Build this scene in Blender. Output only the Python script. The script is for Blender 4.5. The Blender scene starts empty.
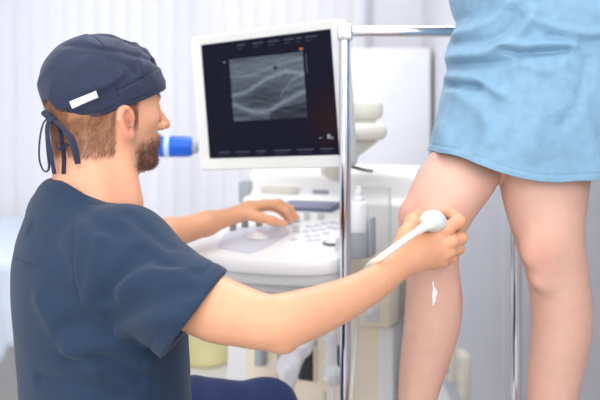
import bpy, bmesh, math, random
import numpy as np
from mathutils import Matrix, Vector
C = bpy.context.scene
COL = C.collection
rng = np.random.RandomState(7)
random.seed(3)
R_ = math.radians

# ------------------------------------------------------------------ camera, world, lights, exposure
FPX, CX, HY, CAMZ = 850.0, 300.0, 130.0, 1.15
cam_d = bpy.data.cameras.new('camera'); cam = bpy.data.objects.new('camera', cam_d); COL.objects.link(cam)
cam.location = (0, 0, CAMZ); cam.rotation_euler = (R_(90), 0, 0)
cam_d.sensor_width = 36; cam_d.lens = 36 * FPX / 600; cam_d.shift_y = (HY - 200) / 600
cam_d.clip_start = .05
cam_d.dof.use_dof = True; cam_d.dof.focus_distance = 1.36; cam_d.dof.aperture_fstop = 3.6
C.camera = cam
C.view_settings.view_transform = 'Standard'; C.view_settings.look = 'None'
C.view_settings.gamma = 1; C.view_settings.use_curve_mapping = False
C.view_settings.exposure = 0.04
w = bpy.data.worlds.new('daylight'); C.world = w; w.use_nodes = True
w.node_tree.nodes['Background'].inputs[0].default_value = (.97, .98, 1.0, 1)
w.node_tree.nodes['Background'].inputs[1].default_value = .78

def area(name, loc, rot, sx, sy, power, col=(1, 1, 1)):
    l = bpy.data.lights.new(name, 'AREA'); l.shape = 'RECTANGLE'; l.size = sx; l.size_y = sy; l.energy = power; l.color = col
    o = bpy.data.objects.new(name, l); COL.objects.link(o); o.location = loc; o.rotation_euler = rot
    return o
area('unseen_overhead_light', (-.5, .9, 2.72), (R_(8), 0, 0), 2.4, 1.6, 18, (1, .98, .96))  # unseen soft overhead light for the front of the room
area('unseen_overhead_light', (.0, 3.0, 2.72), (0, 0, 0), 1.1, 1.4, 13, (1, .98, .97))  # unseen overhead light to brighten the back right of the room
area('unseen_front_light', (-1.9, -.9, 1.7), (R_(72), 0, R_(-48)), 1.8, 1.6, 22, (.97, .985, 1))  # soft light from an unseen source at camera-left
area('unseen_front_light', (.1, -1.35, 1.9), (R_(78), 0, 0), 1.0, 1.2, 30, (1, .99, .98))  # added fill for the console's front faces; no window stands here
area('unseen_overhead_light', (.15, 2.15, 2.72), (R_(-8), 0, 0), 1.1, .9, 11, (1, .99, .97))  # added fill above the console
area('sky_through_window', (-1.1, 5.3, 1.5), (R_(-90), 0, 0), 2.8, 2.4, 20, (.96, .97, 1))

# ------------------------------------------------------------------ helpers
def lin(c):
    return tuple(((v / 255) / 12.92 if v / 255 <= .04045 else ((v / 255 + .055) / 1.055) ** 2.4) for v in c)
def Pw(px, py, d):
    return np.array([(px - CX) / FPX * d, d, CAMZ - (py - HY) / FPX * d])

MATS = {}
def mat(name, rgb, rough=.5, metal=0, var=.06, scale=20, bump=0, bscale=200, sss=0, sssr=(.02, .008, .004), attr=None, trans=0, spec=.5, coat=0, sheen=0, emit=None, alpha=1, stretch=None):
    if name in MATS: return MATS[name]
    m = bpy.data.materials.new(name); m.use_nodes = True; nt = m.node_tree; b = nt.nodes['Principled BSDF']
    tc = nt.nodes.new('ShaderNodeTexCoord')
    def noise(sc, det=4):
        n = nt.nodes.new('ShaderNodeTexNoise'); n.inputs['Scale'].default_value = sc; n.inputs['Detail'].default_value = det
        if stretch:
            mp = nt.nodes.new('ShaderNodeMapping'); mp.inputs['Scale'].default_value = stretch
            nt.links.new(tc.outputs['Object'], mp.inputs[0]); nt.links.new(mp.outputs[0], n.inputs[0])
        else: nt.links.new(tc.outputs['Object'], n.inputs[0])
        return n
    n = noise(scale)
    col = lin(rgb)
    mx = nt.nodes.new('ShaderNodeMix'); mx.data_type = 'RGBA'; mx.blend_type = 'MULTIPLY'; mx.inputs[0].default_value = 1
    rp = nt.nodes.new('ShaderNodeValToRGB'); lo = 1 - var; hi = 1 + var
    rp.color_ramp.elements[0].position = .3; rp.color_ramp.elements[1].position = .7
    rp.color_ramp.elements[0].color = (lo, lo, lo, 1); rp.color_ramp.elements[1].color = (hi, hi, hi, 1)
    nt.links.new(n.outputs[0], rp.inputs[0]); nt.links.new(rp.outputs[0], mx.inputs[7])
    if attr:
        at = nt.nodes.new('ShaderNodeAttribute'); at.attribute_name = attr; nt.links.new(at.outputs['Color'], mx.inputs[6])
    else: mx.inputs[6].default_value = (*col, 1)
    nt.links.new(mx.outputs[2], b.inputs['Base Color'])
    b.inputs['Roughness'].default_value = rough; b.inputs['Metallic'].default_value = metal
    b.inputs['Specular IOR Level'].default_value = spec; b.inputs['Coat Weight'].default_value = coat
    b.inputs['Sheen Weight'].default_value = sheen; b.inputs['Transmission Weight'].default_value = trans; b.inputs['Alpha'].default_value = alpha
    if sss:
        b.inputs['Subsurface Weight'].default_value = sss; b.inputs['Subsurface Radius'].default_value = (1, .4, .2); b.inputs['Subsurface Scale'].default_value = sssr[0]
    if bump:
        n2 = noise(bscale, 3); bp = nt.nodes.new('ShaderNodeBump'); bp.inputs['Strength'].default_value = bump; bp.inputs['Distance'].default_value = .002
        nt.links.new(n2.outputs[0], bp.inputs['Height']); nt.links.new(bp.outputs[0], b.inputs['Normal'])
    if emit:
        b.inputs['Emission Strength'].default_value = emit
        nt.links.new(mx.outputs[2], b.inputs['Emission Color'])
    MATS[name] = m
    return m

def link(name, me, m, parent=None, loc=None):
    o = bpy.data.objects.new(name, me); COL.objects.link(o)
    if m is not None and not me.materials: me.materials.append(m)
    if parent is not None: o.parent = parent
    if loc is not None: o.location = loc
    return o
def npmesh(name, V, F, smooth=True, cols=None):
    me = bpy.data.meshes.new(name); V = np.asarray(V, np.float32); 
    if isinstance(F, np.ndarray):
        n, k = F.shape
        me.vertices.add(len(V)); me.vertices.foreach_set('co', V.ravel())
        me.loops.add(n * k); me.loops.foreach_set('vertex_index', F.ravel().astype(np.int32))
        me.polygons.add(n); me.polygons.foreach_set('loop_start', np.arange(0, n * k, k, dtype=np.int32))
        me.update(calc_edges=True); me.validate()
    else:
        me.from_pydata(V.tolist(), [], F)
    me.polygons.foreach_set('use_smooth', np.full(len(me.polygons), smooth))
    if cols is not None:
        a = me.color_attributes.new('Col', 'FLOAT_COLOR', 'POINT')
        a.data.foreach_set('color', np.hstack([cols, np.ones((len(cols), 1))]).astype(np.float32).ravel())
    me.update()
    return me
def base_of(parent):
    return np.array(parent.location) if parent is not None else np.zeros(3)
def put(name, V, F, m, parent=None, smooth=True, cols=None):
    """world-space vertices; parent must be an unrotated empty (or None)"""
    off = np.zeros(3); p = parent
    while p is not None: off = off + np.array(p.location); p = p.parent
    V = np.asarray(V) - off
    if parent is None:
        c = np.array([*(V.min(0)[:2] + V.max(0)[:2]) , 2 * V[:, 2].min()]) / 2
        return link(name, npmesh(name, V - c, F, smooth, cols), m, None, c)
    return link(name, npmesh(name, V, F, smooth, cols), m, parent)
def tag(o, label, cat, group=None, kind=None):
    o['label'] = label; o['category'] = cat
    if group: o['group'] = group
    if kind: o['kind'] = kind
    return o
def empty(name, loc, label, cat, group=None, rz=0):
    o = bpy.data.objects.new(name, None); COL.objects.link(o); o.location = loc; o.rotation_euler = (0, 0, rz); o.empty_display_size = .1
    return tag(o, label, cat, group)

class MB:
    """collects boxes, slabs, tubes, lathes; build() links them as ONE mesh"""
    def __init__(s): s.bm = bmesh.new()
    def _merge(s, b):
        me = bpy.data.meshes.new('t'); b.to_mesh(me); b.free(); s.bm.from_mesh(me); bpy.data.meshes.remove(me)
    def box(s, lo, hi, bev=0, seg=2, M=None):
        b = bmesh.new(); bmesh.ops.create_cube(b, size=1)
        lo = Vector(lo); hi = Vector(hi)
        for v in b.verts: v.co = Vector((lo[i] + (v.co[i] + .5) * (hi[i] - lo[i]) for i in range(3)))
        if bev: bmesh.ops.bevel(b, geom=b.edges[:], offset=bev, segments=seg, profile=.5, affect='EDGES')
        if M is not None: bmesh.ops.transform(b, matrix=M, verts=b.verts)
        s._merge(b); return s
    def rings(s, rings, cap=True, M=None):
        b = bmesh.new(); prev = None
        for r in rings:
            cur = [b.verts.new(Vector(p)) for p in r]
            if prev:
                for i in range(len(cur)): b.faces.new((prev[i - 1], prev[i], cur[i], cur[i - 1]))
            else: first = cur
            prev = cur
        if cap: b.faces.new(first); b.faces.new(list(reversed(prev)))
        bmesh.ops.recalc_face_normals(b, faces=b.faces)
        if M is not None: bmesh.ops.transform(b, matrix=M, verts=b.verts)
        s._merge(b); return s
    def lathe(s, prof, c=(0, 0, 0), n=24, M=None):
        return s.rings([[(c[0] + r * math.cos(2 * math.pi * i / n), c[1] + r * math.sin(2 * math.pi * i / n), c[2] + z) for i in range(n)] for r, z in prof], True, M)
    def slab(s, out, ztop, th, bev=.006, zfun=None, seg=3):
        """out: 2-D outline (ccw); rounded rim; zfun adds a height by (x, y)"""
        zf = zfun or (lambda x, y: 0)
        R = []
        c = np.mean(out, 0); P = np.array(out)
        nx = np.roll(P, -1, 0) - np.roll(P, 1, 0); nrm = np.stack([nx[:, 1], -nx[:, 0]], 1); nrm /= np.linalg.norm(nrm, axis=1)[:, None] + 1e-9
        prof = [(bev * (1 - math.sin(a)), -th + bev * (1 - math.cos(a))) for a in np.linspace(0, math.pi / 2, seg)]
        prof = [(bev * (1 - math.sin(a)), -th + bev * (1 - math.cos(a))) for a in np.linspace(0, math.pi / 2, seg)] + [(bev * (1 - math.cos(a)), -bev + bev * math.sin(a)) for a in np.linspace(0, math.pi / 2, seg)]
        for ins, z in prof:
            Q = P - nrm * ins
            R.append([(q[0], q[1], ztop + z + zf(q[0], q[1])) for q in Q])
        return s.rings(R)
    def tube(s, pts, r, n=10, sub=6, flat=1.0, M=None):
        P = catmull(np.array(pts, float), sub) if sub > 1 else np.array(pts, float)
        rr = np.interp(np.linspace(0, 1, len(P)), np.linspace(0, 1, len(r)), r) if hasattr(r, '__len__') else np.full(len(P), r)
        T = np.gradient(P, axis=0); T /= np.linalg.norm(T, axis=1)[:, None] + 1e-9
        u = np.cross(T[0], [0, 0, 1.0]); 
        if np.linalg.norm(u) < 1e-3: u = np.array([1.0, 0, 0])
        R = []
        for i in range(len(P)):
            u = u - T[i] * np.dot(u, T[i]); u /= np.linalg.norm(u) + 1e-9; v = np.cross(T[i], u)
            R.append([P[i] + rr[i] * (math.cos(a) * u + flat * math.sin(a) * v) for a in np.linspace(0, 2 * math.pi, n, endpoint=False)])
        return s.rings(R, True, M)
    def build(s, name, m, parent=None, smooth=True, world=False, loc=None):
        if smooth:
            for f in s.bm.faces: f.smooth = True
        me = bpy.data.meshes.new(name); 
        if world:
            off = Vector((0, 0, 0)); p = parent
            while p is not None: off += p.location; p = p.parent
            if parent is None:
                xs = [v.co for v in s.bm.verts]; off = Vector(((min(v.x for v in xs) + max(v.x for v in xs)) / 2, (min(v.y for v in xs) + max(v.y for v in xs)) / 2, min(v.z for v in xs))); loc = off
            bmesh.ops.translate(s.bm, vec=-off, verts=s.bm.verts)
        s.bm.to_mesh(me); s.bm.free()
        if smooth: me.set_sharp_from_angle(angle=R_(38))
        return link(name, me, m, parent, loc)
def catmull(P, n):
    if len(P) < 3:
        return np.array([P[0] + (P[-1] - P[0]) * t for t in np.linspace(0, 1, n + 1)])
    Q = np.vstack([2 * P[0] - P[1], P, 2 * P[-1] - P[-2]]); out = []
    for i in range(1, len(Q) - 2):
        for t in np.linspace(0, 1, n, endpoint=False):
            a, b, c, d = Q[i - 1:i + 3]
            out.append(.5 * (2 * b + (c - a) * t + (2 * a - 5 * b + 4 * c - d) * t * t + (3 * b - a - 3 * c + d) * t ** 3))
    out.append(P[-1]); return np.array(out)
def round_poly(pts, rad, n=5):
    pts = [np.array(p, float) for p in pts]; out = []; N = len(pts)
    for i in range(N):
        r = rad[i] if hasattr(rad, '__len__') else rad
        a, b, c = pts[i - 1], pts[i], pts[(i + 1) % N]
        u = (a - b); v = (c - b); r = min(r, np.linalg.norm(u) * .49, np.linalg.norm(v) * .49)
        p0 = b + u / np.linalg.norm(u) * r; p1 = b + v / np.linalg.norm(v) * r
        for t in np.linspace(0, 1, n + 1): out.append((1 - t) ** 2 * p0 + 2 * t * (1 - t) * b + t * t * p1)
    return out

# ------------------------------------------------------------------ signed-distance modelling (bodies and clothes)
def smin(a, b, k):
    if k <= 0: return np.minimum(a, b)
    h = np.maximum(k - np.abs(a - b), 0) / k
    return np.minimum(a, b) - h * h * k * .25
def leaf(fn):
    def e(P, c=None, R=0):
        if c is not None and fn(c)[0] > R + .05: return None
        return fn(P)
    return e
def cap(a, b, ra, rb=None):
    a = np.array(a, float); b = np.array(b, float); rb = ra if rb is None else rb; ab = b - a; L = ab @ ab + 1e-12
    def fn(P):
        q = P - a; h = np.clip(q @ ab / L, 0, 1)
        return np.linalg.norm(q - h[:, None] * ab, axis=1) - (ra + (rb - ra) * h)
    return leaf(fn)
def ell(c, r, R=None):
    c = np.array(c, float); r = np.array(r, float); R = np.eye(3) if R is None else np.array(R)
    def fn(P):
        q = (P - c) @ R.T; k0 = np.linalg.norm(q / r, axis=1); k1 = np.linalg.norm(q / (r * r), axis=1) + 1e-9
        return k0 * (k0 - 1) / k1
    return leaf(fn)
def rbox(c, h, r, R=None):
    c = np.array(c, float); h = np.array(h, float) - r; R = np.eye(3) if R is None else np.array(R)
    def fn(P):
        q = np.abs((P - c) @ R.T) - h
        return np.linalg.norm(np.maximum(q, 0), axis=1) + np.minimum(q.max(1), 0) - r
    return leaf(fn)
def loft(z, cx, cy, a, b, ang=0, capr=.03):
    o = np.argsort(z); z, cx, cy, a, b = [np.broadcast_to(np.array(v, float), np.shape(z))[o] for v in (z, cx, cy, a, b)]
    zz = np.linspace(z[0], z[-1], 160)
    def sm(v):
        v = np.interp(zz, z, v); k = np.ones(9) / 9; return np.convolve(np.pad(v, 4, mode='edge'), k, 'valid')
    cx, cy, a, b = map(sm, (cx, cy, a, b)); ca, sa = math.cos(ang), math.sin(ang)
    def fn(P):
        Z = P[:, 2]; x = P[:, 0] - np.interp(Z, zz, cx); y = P[:, 1] - np.interp(Z, zz, cy); A = np.interp(Z, zz, a); B = np.interp(Z, zz, b)
        u = x * ca + y * sa; v = -x * sa + y * ca
        k0 = np.sqrt((u / A) ** 2 + (v / B) ** 2); k1 = np.sqrt((u / A / A) ** 2 + (v / B / B) ** 2) + 1e-6
        d = np.where(k0 < 1e-3, -np.minimum(A, B), k0 * (k0 - 1) / k1); dz = np.maximum(zz[0] - Z, Z - zz[-1])
        return -smin(-d, -dz, capr)
    return leaf(fn)
def chain(pts, k=.01):
    return U(k, *[cap(pts[i][0], pts[i + 1][0], pts[i][1], pts[i + 1][1]) for i in range(len(pts) - 1)])
def U(k, *kids):
    def e(P, c=None, R=0):
        o = None
        for f in kids:
            d = f(P, c, R)
            if d is not None: o = d if o is None else smin(o, d, k)
        return o
    return e
def SUB(k, base, *subs):
    def e(P, c=None, R=0):
        d = base(P, c, R)
        if d is None: return None
        for f in subs:
            s = f(P, c, R)
            if s is not None: d = -smin(-d, s, k)
        return d
    return e
def CUT(base, fn, k=.003):
    def e(P, c=None, R=0):
        d = base(P, c, R)
        return None if d is None else -smin(-d, -fn(P), k)
    return e
def DISP(base, fn):
    def e(P, c=None, R=0):
        d = base(P, c, R)
        return None if d is None else d + fn(P)
    return e
def OFF(base, r):
    return DISP(base, lambda P: -r)
def waves(seed, freq, n=10, aniso=(1, 1, 1)):
    r = np.random.RandomState(seed); K = r.normal(size=(n, 3)); K /= np.linalg.norm(K, axis=1)[:, None]; K = K * freq * r.uniform(.6, 1.5, (n, 1)) * np.array(aniso); ph = r.uniform(0, 6.28, n)
    def f(P): return np.sin(P @ K.T + ph).mean(1) * 1.6
    return f
def mesh_sdf(f, lo, hi, h, B=24):
    lo = np.array(lo, float); N = np.ceil((np.array(hi) - lo) / h).astype(int); nb = np.ceil(N / B).astype(int); N = nb * B
    bi = np.stack(np.meshgrid(*[np.arange(n) for n in nb], indexing='ij'), -1).reshape(-1, 3)
    cen = lo + (bi + .5) * B * h; R = B * h * .87
    dc = f(cen); act = np.abs(dc) < R * 1.35 + .012
    g = np.stack(np.meshgrid(*[np.arange(B + 1)] * 3, indexing='ij'), -1).reshape(-1, 3); n1 = B + 1
    def key(c): return (c[:, 0].astype(np.int64) * (N[1] + 2) + c[:, 1]) * (N[2] + 2) + c[:, 2]
    KV, VV, Q = [], [], []
    for b, c in zip(bi[act], cen[act]):
        G = b * B + g; P = lo + G * h; d = f(P, c[None], R)
        if d is None: continue
        d = d.reshape(n1, n1, n1); s = d < 0
        if s.all() or not s.any(): continue
        cnt = sum(s[i:B + i, j:B + j, k:B + k].astype(int) for i in (0, 1) for j in (0, 1) for k in (0, 1))
        ci = np.argwhere((cnt > 0) & (cnt < 8))
        if len(ci):
            acc = np.zeros((len(ci), 3)); m = np.zeros(len(ci))
            for ax in range(3):
                for i in (0, 1):
                    for j in (0, 1):
                        o0 = np.zeros(3, int); o0[(ax + 1) % 3] = i; o0[(ax + 2) % 3] = j; o1 = o0.copy(); o1[ax] = 1
                        a = d[tuple((ci + o0).T)]; e = d[tuple((ci + o1).T)]; x = (a < 0) != (e < 0)
                        t = np.where(x, a / (a - e + 1e-20 * (a == e)), 0); p = (ci + o0).astype(float); p[:, ax] += t
                        acc += np.where(x[:, None], p, 0); m += x
            v = lo + (b * B + acc / m[:, None]) * h
            # one Newton step on to the surface
            e = h * .4; d0 = f(v, c[None], R * 1.1)
            if d0 is not None:
                gr = np.stack([(f(v + e * np.eye(3)[k], c[None], R * 1.1) - d0) / e for k in range(3)], 1); g2 = (gr ** 2).sum(1) + .05
                st = -(d0 / g2)[:, None] * gr; ln = np.linalg.norm(st, axis=1)[:, None] + 1e-12; v = v + st * np.minimum(1, h * .6 / ln)
            KV.append(key(b * B + ci)); VV.append(v)
        for ax in range(3):
            sl0 = [slice(0, B)] * 3; sl1 = [slice(0, B)] * 3; sl1[ax] = slice(1, B + 1)
            a, e = s[tuple(sl0)], s[tuple(sl1)]; ei = np.argwhere(a != e)
            if not len(ei): continue
            flip = a[tuple(ei.T)]; o1 = np.zeros(3, int); o1[(ax + 1) % 3] = 1; o2 = np.zeros(3, int); o2[(ax + 2) % 3] = 1; gg = b * B + ei
            q = np.stack([key(gg - o1 - o2), key(gg - o2), key(gg), key(gg - o1)], 1); q[~flip] = q[~flip][:, ::-1]; Q.append(q)
    K = np.concatenate(KV); V = np.concatenate(VV); Q = np.concatenate(Q); o = np.argsort(K); K = K[o]; V = V[o]
    ix = np.clip(np.searchsorted(K, Q), 0, len(K) - 1); ok = (K[ix] == Q).all(1)
    return V, ix[ok].astype(np.int32)
def grad(f, V, e=.001):
    g = np.stack([f(V + e * np.eye(3)[k]) - f(V - e * np.eye(3)[k]) for k in range(3)], 1); return g / (np.linalg.norm(g, axis=1)[:, None] + 1e-12)
def march(f, px, py, d0=.9, d1=2.2):
    """point of a body's surface seen at a given place"""
    t = np.array([(px - CX) / FPX, 1, -(py - HY) / FPX]); d = d0
    for _ in range(300):
        p = np.array([0, 0, CAMZ]) + t * d; v = f(p[None])[0]
        if v < .0004: break
        d += max(v * .6, .0004)
        if d > d1: break
    return p
def proj(V): return CX + FPX * V[:, 0] / V[:, 1], HY - FPX * (V[:, 2] - CAMZ) / V[:, 1]
def mixc(base, col, wgt): return base * (1 - wgt[:, None]) + np.array(col)[None] * wgt[:, None]
def sstep(a, b, x):
    t = np.clip((x - a) / (b - a), 0, 1); return t * t * (3 - 2 * t)

#__ROOM__
# ------------------------------------------------------------------ the setting
XR, YB, XL, YF, ZC = .66, 4.6, -2.6, -1.6, 2.8
def struct(name, mb, m):
    o = mb.build(name, m, None, smooth=False, world=True); o['kind'] = 'structure'; return o
m_wall = mat('white_wall_paint', (236, 237, 243), .7, var=.015, scale=3, bump=.1, bscale=120)
m_grey = mat('pale_grey_surface', (200, 201, 208), .45, var=.02, scale=2, bump=.05, bscale=60)
m_floor = mat('pale_vinyl_floor', (232, 230, 228), .35, var=.03, scale=6, bump=.05, bscale=80)
struct('floor', MB().box((XL - .1, YF, -.06), (XR + .1, YB + .1, 0)), m_floor)
struct('ceiling', MB().box((XL - .1, YF, ZC), (XR + .1, YB + .1, ZC + .06)), m_wall)
struct('wall_left', MB().box((XL - .1, YF, 0), (XL, YB, ZC)), m_wall)
struct('wall_right', MB().box((XR, YF, 0), (XR + .1, YB, ZC)), m_wall)
struct('trim_3', MB().box((XR - .006, YF, .0), (XR, YB, 1.16), .002), m_grey)  # grey band over the lower right wall, white above it
wx0, wx1, wz0, wz1 = XL + .15, .33, .25, 2.6
struct('wall_back', MB().box((XL, YB, 0), (XR, YB + .1, wz0)).box((XL, YB, wz1), (XR, YB + .1, ZC)).box((XL, YB, wz0), (wx0, YB + .1, wz1)).box((wx1, YB, wz0), (XR, YB + .1, wz1)), m_wall)
m_frame = mat('white_window_frame', (238, 239, 242), .4, var=.02)
fr = MB()
for i in range(4):
    x = wx0 + (wx1 - wx0) * i / 3; fr.box((x - .035, YB + .02, wz0), (x + .035, YB + .08, wz1), .005)
fr.box((wx0, YB + .02, wz0), (wx1, YB + .08, wz0 + .06), .005).box((wx0, YB + .02, wz1 - .06), (wx1, YB + .08, wz1), .005)
struct('window_1', fr, m_frame)
struct('trim_1', MB().box((.352, YB - .035, .05), (.385, YB, ZC), .008), mat('grey_trim', (196, 198, 206), .4))
struct('baseboard_right', MB().box((XR - .012, .0, 0), (XR, YB, .08), .003), mat('grey_skirting', (196, 199, 206), .5))
sj = MB()
for y in (2.05, 2.72, 3.5): sj.box((XR - .009, y - .006, .08), (XR - .004, y + .006, 1.16))
struct('trim_2', sj, mat('panel_joint_strip', (222, 225, 232), .5))

# vertical blind: every slat its own part
m_slat = bpy.data.materials.new('translucent_blind_fabric'); m_slat.use_nodes = True
nt = m_slat.node_tree; out = nt.nodes['Material Output']; pb = nt.nodes['Principled BSDF']; pb.inputs['Base Color'].default_value = (*lin((243, 243, 247)), 1); pb.inputs['Roughness'].default_value = .8
tl = nt.nodes.new('ShaderNodeBsdfTranslucent'); tl.inputs[0].default_value = (*lin((246, 246, 249)), 1)
ms = nt.nodes.new('ShaderNodeMixShader'); tx = nt.nodes.new('ShaderNodeTexCoord'); nz = nt.nodes.new('ShaderNodeTexNoise'); nz.inputs['Scale'].default_value = 90
mr = nt.nodes.new('ShaderNodeMapRange'); mr.inputs[3].default_value = .42; mr.inputs[4].default_value = .58
nt.links.new(tx.outputs['Object'], nz.inputs[0]); nt.links.new(nz.outputs[0], mr.inputs[0]); nt.links.new(mr.outputs[0], ms.inputs[0])
nt.links.new(pb.outputs[0], ms.inputs[1]); nt.links.new(tl.outputs[0], ms.inputs[2]); nt.links.new(ms.outputs[0], out.inputs[0])
bl = empty('vertical_blind', (-1.1, YB - .1, 0), 'white vertical slat blind covering the back window', 'blind')
MB().box((-1.42, -.03, 2.66), (1.43, .03, 2.72), .006).build('head_rail', m_frame, bl)
prof = [(-.046, .004), (-.03, -.001), (-.01, -.0035), (.01, -.0035), (.03, -.001), (.046, .004)]
ring = prof + [(x, y + .0012) for x, y in reversed(prof)]
slat_me = None
for i in range(33):
    x = -1.38 + i * .0845
    if slat_me is None:
        so = MB().rings([[(a, b, .06) for a, b in ring], [(a, b, 2.66) for a, b in ring]]).build('slat', m_slat, bl); slat_me = so.data
    else: so = link('slat', slat_me, m_slat, bl)
    so.location = (x, 0, 0); so.rotation_euler = (0, 0, R_(20 + random.uniform(-5, 5)))

# white cupboard against the back wall
m_cup = mat('white_cupboard_lacquer', (240, 241, 247), .35, var=.01)
cb = empty('cupboard', (.415, 4.322, 0), 'plain white tall cupboard by the back wall behind the chrome rail', 'cupboard')
MB().box((-.235, -.15, .05), (.232, .09, 1.54), .004).build('body', mat('cupboard_shadow_brown', (190, 170, 150), .5), cb)  # brown tone of the body stands in for the shadow along the door's edge
MB().box((-.24, -.172, .06), (.222, -.15, 1.55), .005).build('door', m_cup, cb)
MB().box((-.22, -.14, 0), (.22, .08, .05)).build('plinth', m_grey, cb)

# power outlets on the right wall
m_out = mat('cream_outlet_plastic', (232, 226, 210), .4, var=.02); m_dark = mat('black_plastic', (24, 22, 22), .4, var=.1)
for i, (y, lab) in enumerate(((3.33, 'cream power outlet on the grey wall, the nearer of the two, fully visible'), (3.62, 'cream power outlet on the grey wall, the farther one, half behind the calf'))):
    o = empty('power_outlet', (XR, y, .11 - .02 * i), lab, 'outlet', 'power outlets on the grey wall')
    MB().box((-.035, -.06, 0), (0, .06, .17), .006).build('cover', m_out, o)
    for z in (.045, .125): MB().lathe([(.0, -.002), (.024, -.002), (.024, .002), (.02, .003)], n=16, M=Matrix.Translation((-.036, 0, z)) @ Matrix.Rotation(R_(90), 4, 'Y')).build('socket', m_dark if i else mat('cream_socket', (214, 208, 192), .4), o)

# yellow waste bin far behind
yb = empty('waste_bin', (Pw(206, 364, 4.2)[0], 4.2, 0), 'pale yellow waste bin on the floor under the blind', 'bin')
m_yel = mat('pale_yellow_plastic', (246, 238, 176), .4, var=.03)
MB().lathe([(.0, 0), (.095, 0), (.108, .01), (.125, .3), (.128, .3), (.131, .305), (.131, .315), (.124, .316), (.120, .3), (.1, .02), (0, .02)], n=32).build('bucket', m_yel, yb)
MB().tube([(-.132, 0, .29), (-.12, -.09, .2), (0, -.145, .16), (.12, -.09, .2), (.132, 0, .29)], .004).build('handle', m_cup, yb)

# examination couch on the left
ec = empty('examination_couch', (-1.32, 3.25, 0), 'examination couch under a pale blue sheet at the left edge', 'couch')
m_sheet = mat('pale_blue_sheet', (222, 234, 248), .8, var=.03, scale=8, bump=.25, bscale=25)
m_cf = mat('cream_couch_frame', (214, 208, 198), .5)
MB().box((-.34, -1.0, .62), (.34, 1.0, .71), .03, 3).build('mattress', mat('grey_vinyl_pad', (206, 212, 222), .5), ec)
nx_, ny_ = 40, 90; V = []
for j in range(ny_ + 1):
    for i in range(nx_ + 1):
        s_ = (i / nx_ - .5) * 1.26; y = (j / ny_ - .5) * 2.06
        if abs(s_) < .35: x, z = s_, .716
        else:
            x, z = math.copysign(.355 + .015 * math.sin(j * .55 + 2 * math.sin(j * .21)), s_), .716 - (abs(s_) - .35)
            x += math.copysign((abs(s_) - .35) * .12, s_)
        V.append((x, y, z + .003 * math.sin(i * .9 + j * .3) * math.sin(j * .5)))
F = np.array([(j * (nx_ + 1) + i, j * (nx_ + 1) + i + 1, (j + 1) * (nx_ + 1) + i + 1, (j + 1) * (nx_ + 1) + i) for j in range(ny_) for i in range(nx_)])
so = link('sheet', npmesh('sheet', V, F), m_sheet, ec); md = so.modifiers.new('thick', 'SOLIDIFY'); md.thickness = .003
MB().box((-.32, -.97, .5), (.32, .97, .62), .01).build('frame', m_cf, ec)
for sx in (-.28, .28):
    for sy in (-.85, .85): MB().box((sx - .03, sy - .03, 0), (sx + .03, sy + .03, .5), .006).build('leg', m_cf, ec)

#__CONSOLE__
# ------------------------------------------------------------------ ultrasound machine
O = np.array([-.091, 1.852]); YAW = R_(-22); exv = np.array([math.cos(YAW), math.sin(YAW)]); eyv = np.array([-exv[1], exv[0]])
us = empty('ultrasound_machine', (O[0], O[1], 0), 'white ultrasound machine with tilted monitor and control panel', 'ultrasound machine', rz=YAW)
US_M = Matrix.Translation((O[0], O[1], 0)) @ Matrix.Rotation(YAW, 4, 'Z')
def con(px, py, yl):
    """local point of the machine on its plane y = yl seen at a place of the photograph"""
    u = (px - CX) / FPX; d = (yl + eyv @ O) / (eyv @ np.array([u, 1.0])); p = np.array([u * d, d]) - O
    return np.array([exv @ p, yl, CAMZ - (py - HY) / FPX * d])
ZP, TILT = .878, math.tan(R_(10))
def zpan(x, y): return ZP + TILT * y
def pan(px, py):
    """local point on the tilted panel"""
    t = np.array([(px - CX) / FPX, 1, -(py - HY) / FPX]); lo_, hi_ = 1.2, 3.0
    for _ in range(50):
        d = (lo_ + hi_) / 2; p = np.array([t[0] * d, d]) - O; y = eyv @ p
        if CAMZ + t[2] * d > zpan(0, y): lo_ = d
        else: hi_ = d
    return np.array([exv @ p, y, zpan(0, y)])
m_pan = mat('white_console_plastic', (240, 239, 237), .38, var=.012, scale=4)
m_cream = mat('cream_console_plastic', (246, 233, 210), .45, var=.02, scale=4)
m_fas = mat('light_grey_fascia_plastic', (222, 222, 219), .4, var=.012, scale=4)
m_gp = mat('grey_console_plastic', (176, 182, 188), .45, var=.02)
m_lav = mat('pale_grey_touch_area', (214, 218, 228), .4, var=.01)
hw = .185
hl_ = hw + .055
outl = round_poly([(-hl_ - .015, .03), (-.12, -.02), (0, -.033), (.12, -.025), (hw, .0), (hw - .004, .12), (pan(357, 208)[0], .43), (-hl_ + .05, .43), (-hl_ + .0, .2)], [.03, .08, .1, .08, .06, .06, .01, .01, .06], 6)
cp = MB().slab(outl, 0, .034, .009, zpan).build('control_panel', m_pan, us)
o2 = [np.array((p[0] * .97, p[1] * .97 + .012)) for p in outl]
MB().slab(o2, -.03, .03, .008, zpan).build('fascia', m_fas, us)
o3 = [np.array((p[0] * .8 + .0, p[1] * .9 + .04)) for p in outl]
MB().slab(o3, -.055, .035, .012, zpan).build('under_tray', m_fas, us)
o4 = [np.array((p[0] * .6 + .01, p[1] * .8 + .08)) for p in outl]
MB().slab(o4, -.085, .03, .01, zpan).build('slide_rail', m_gp, us)
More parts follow.
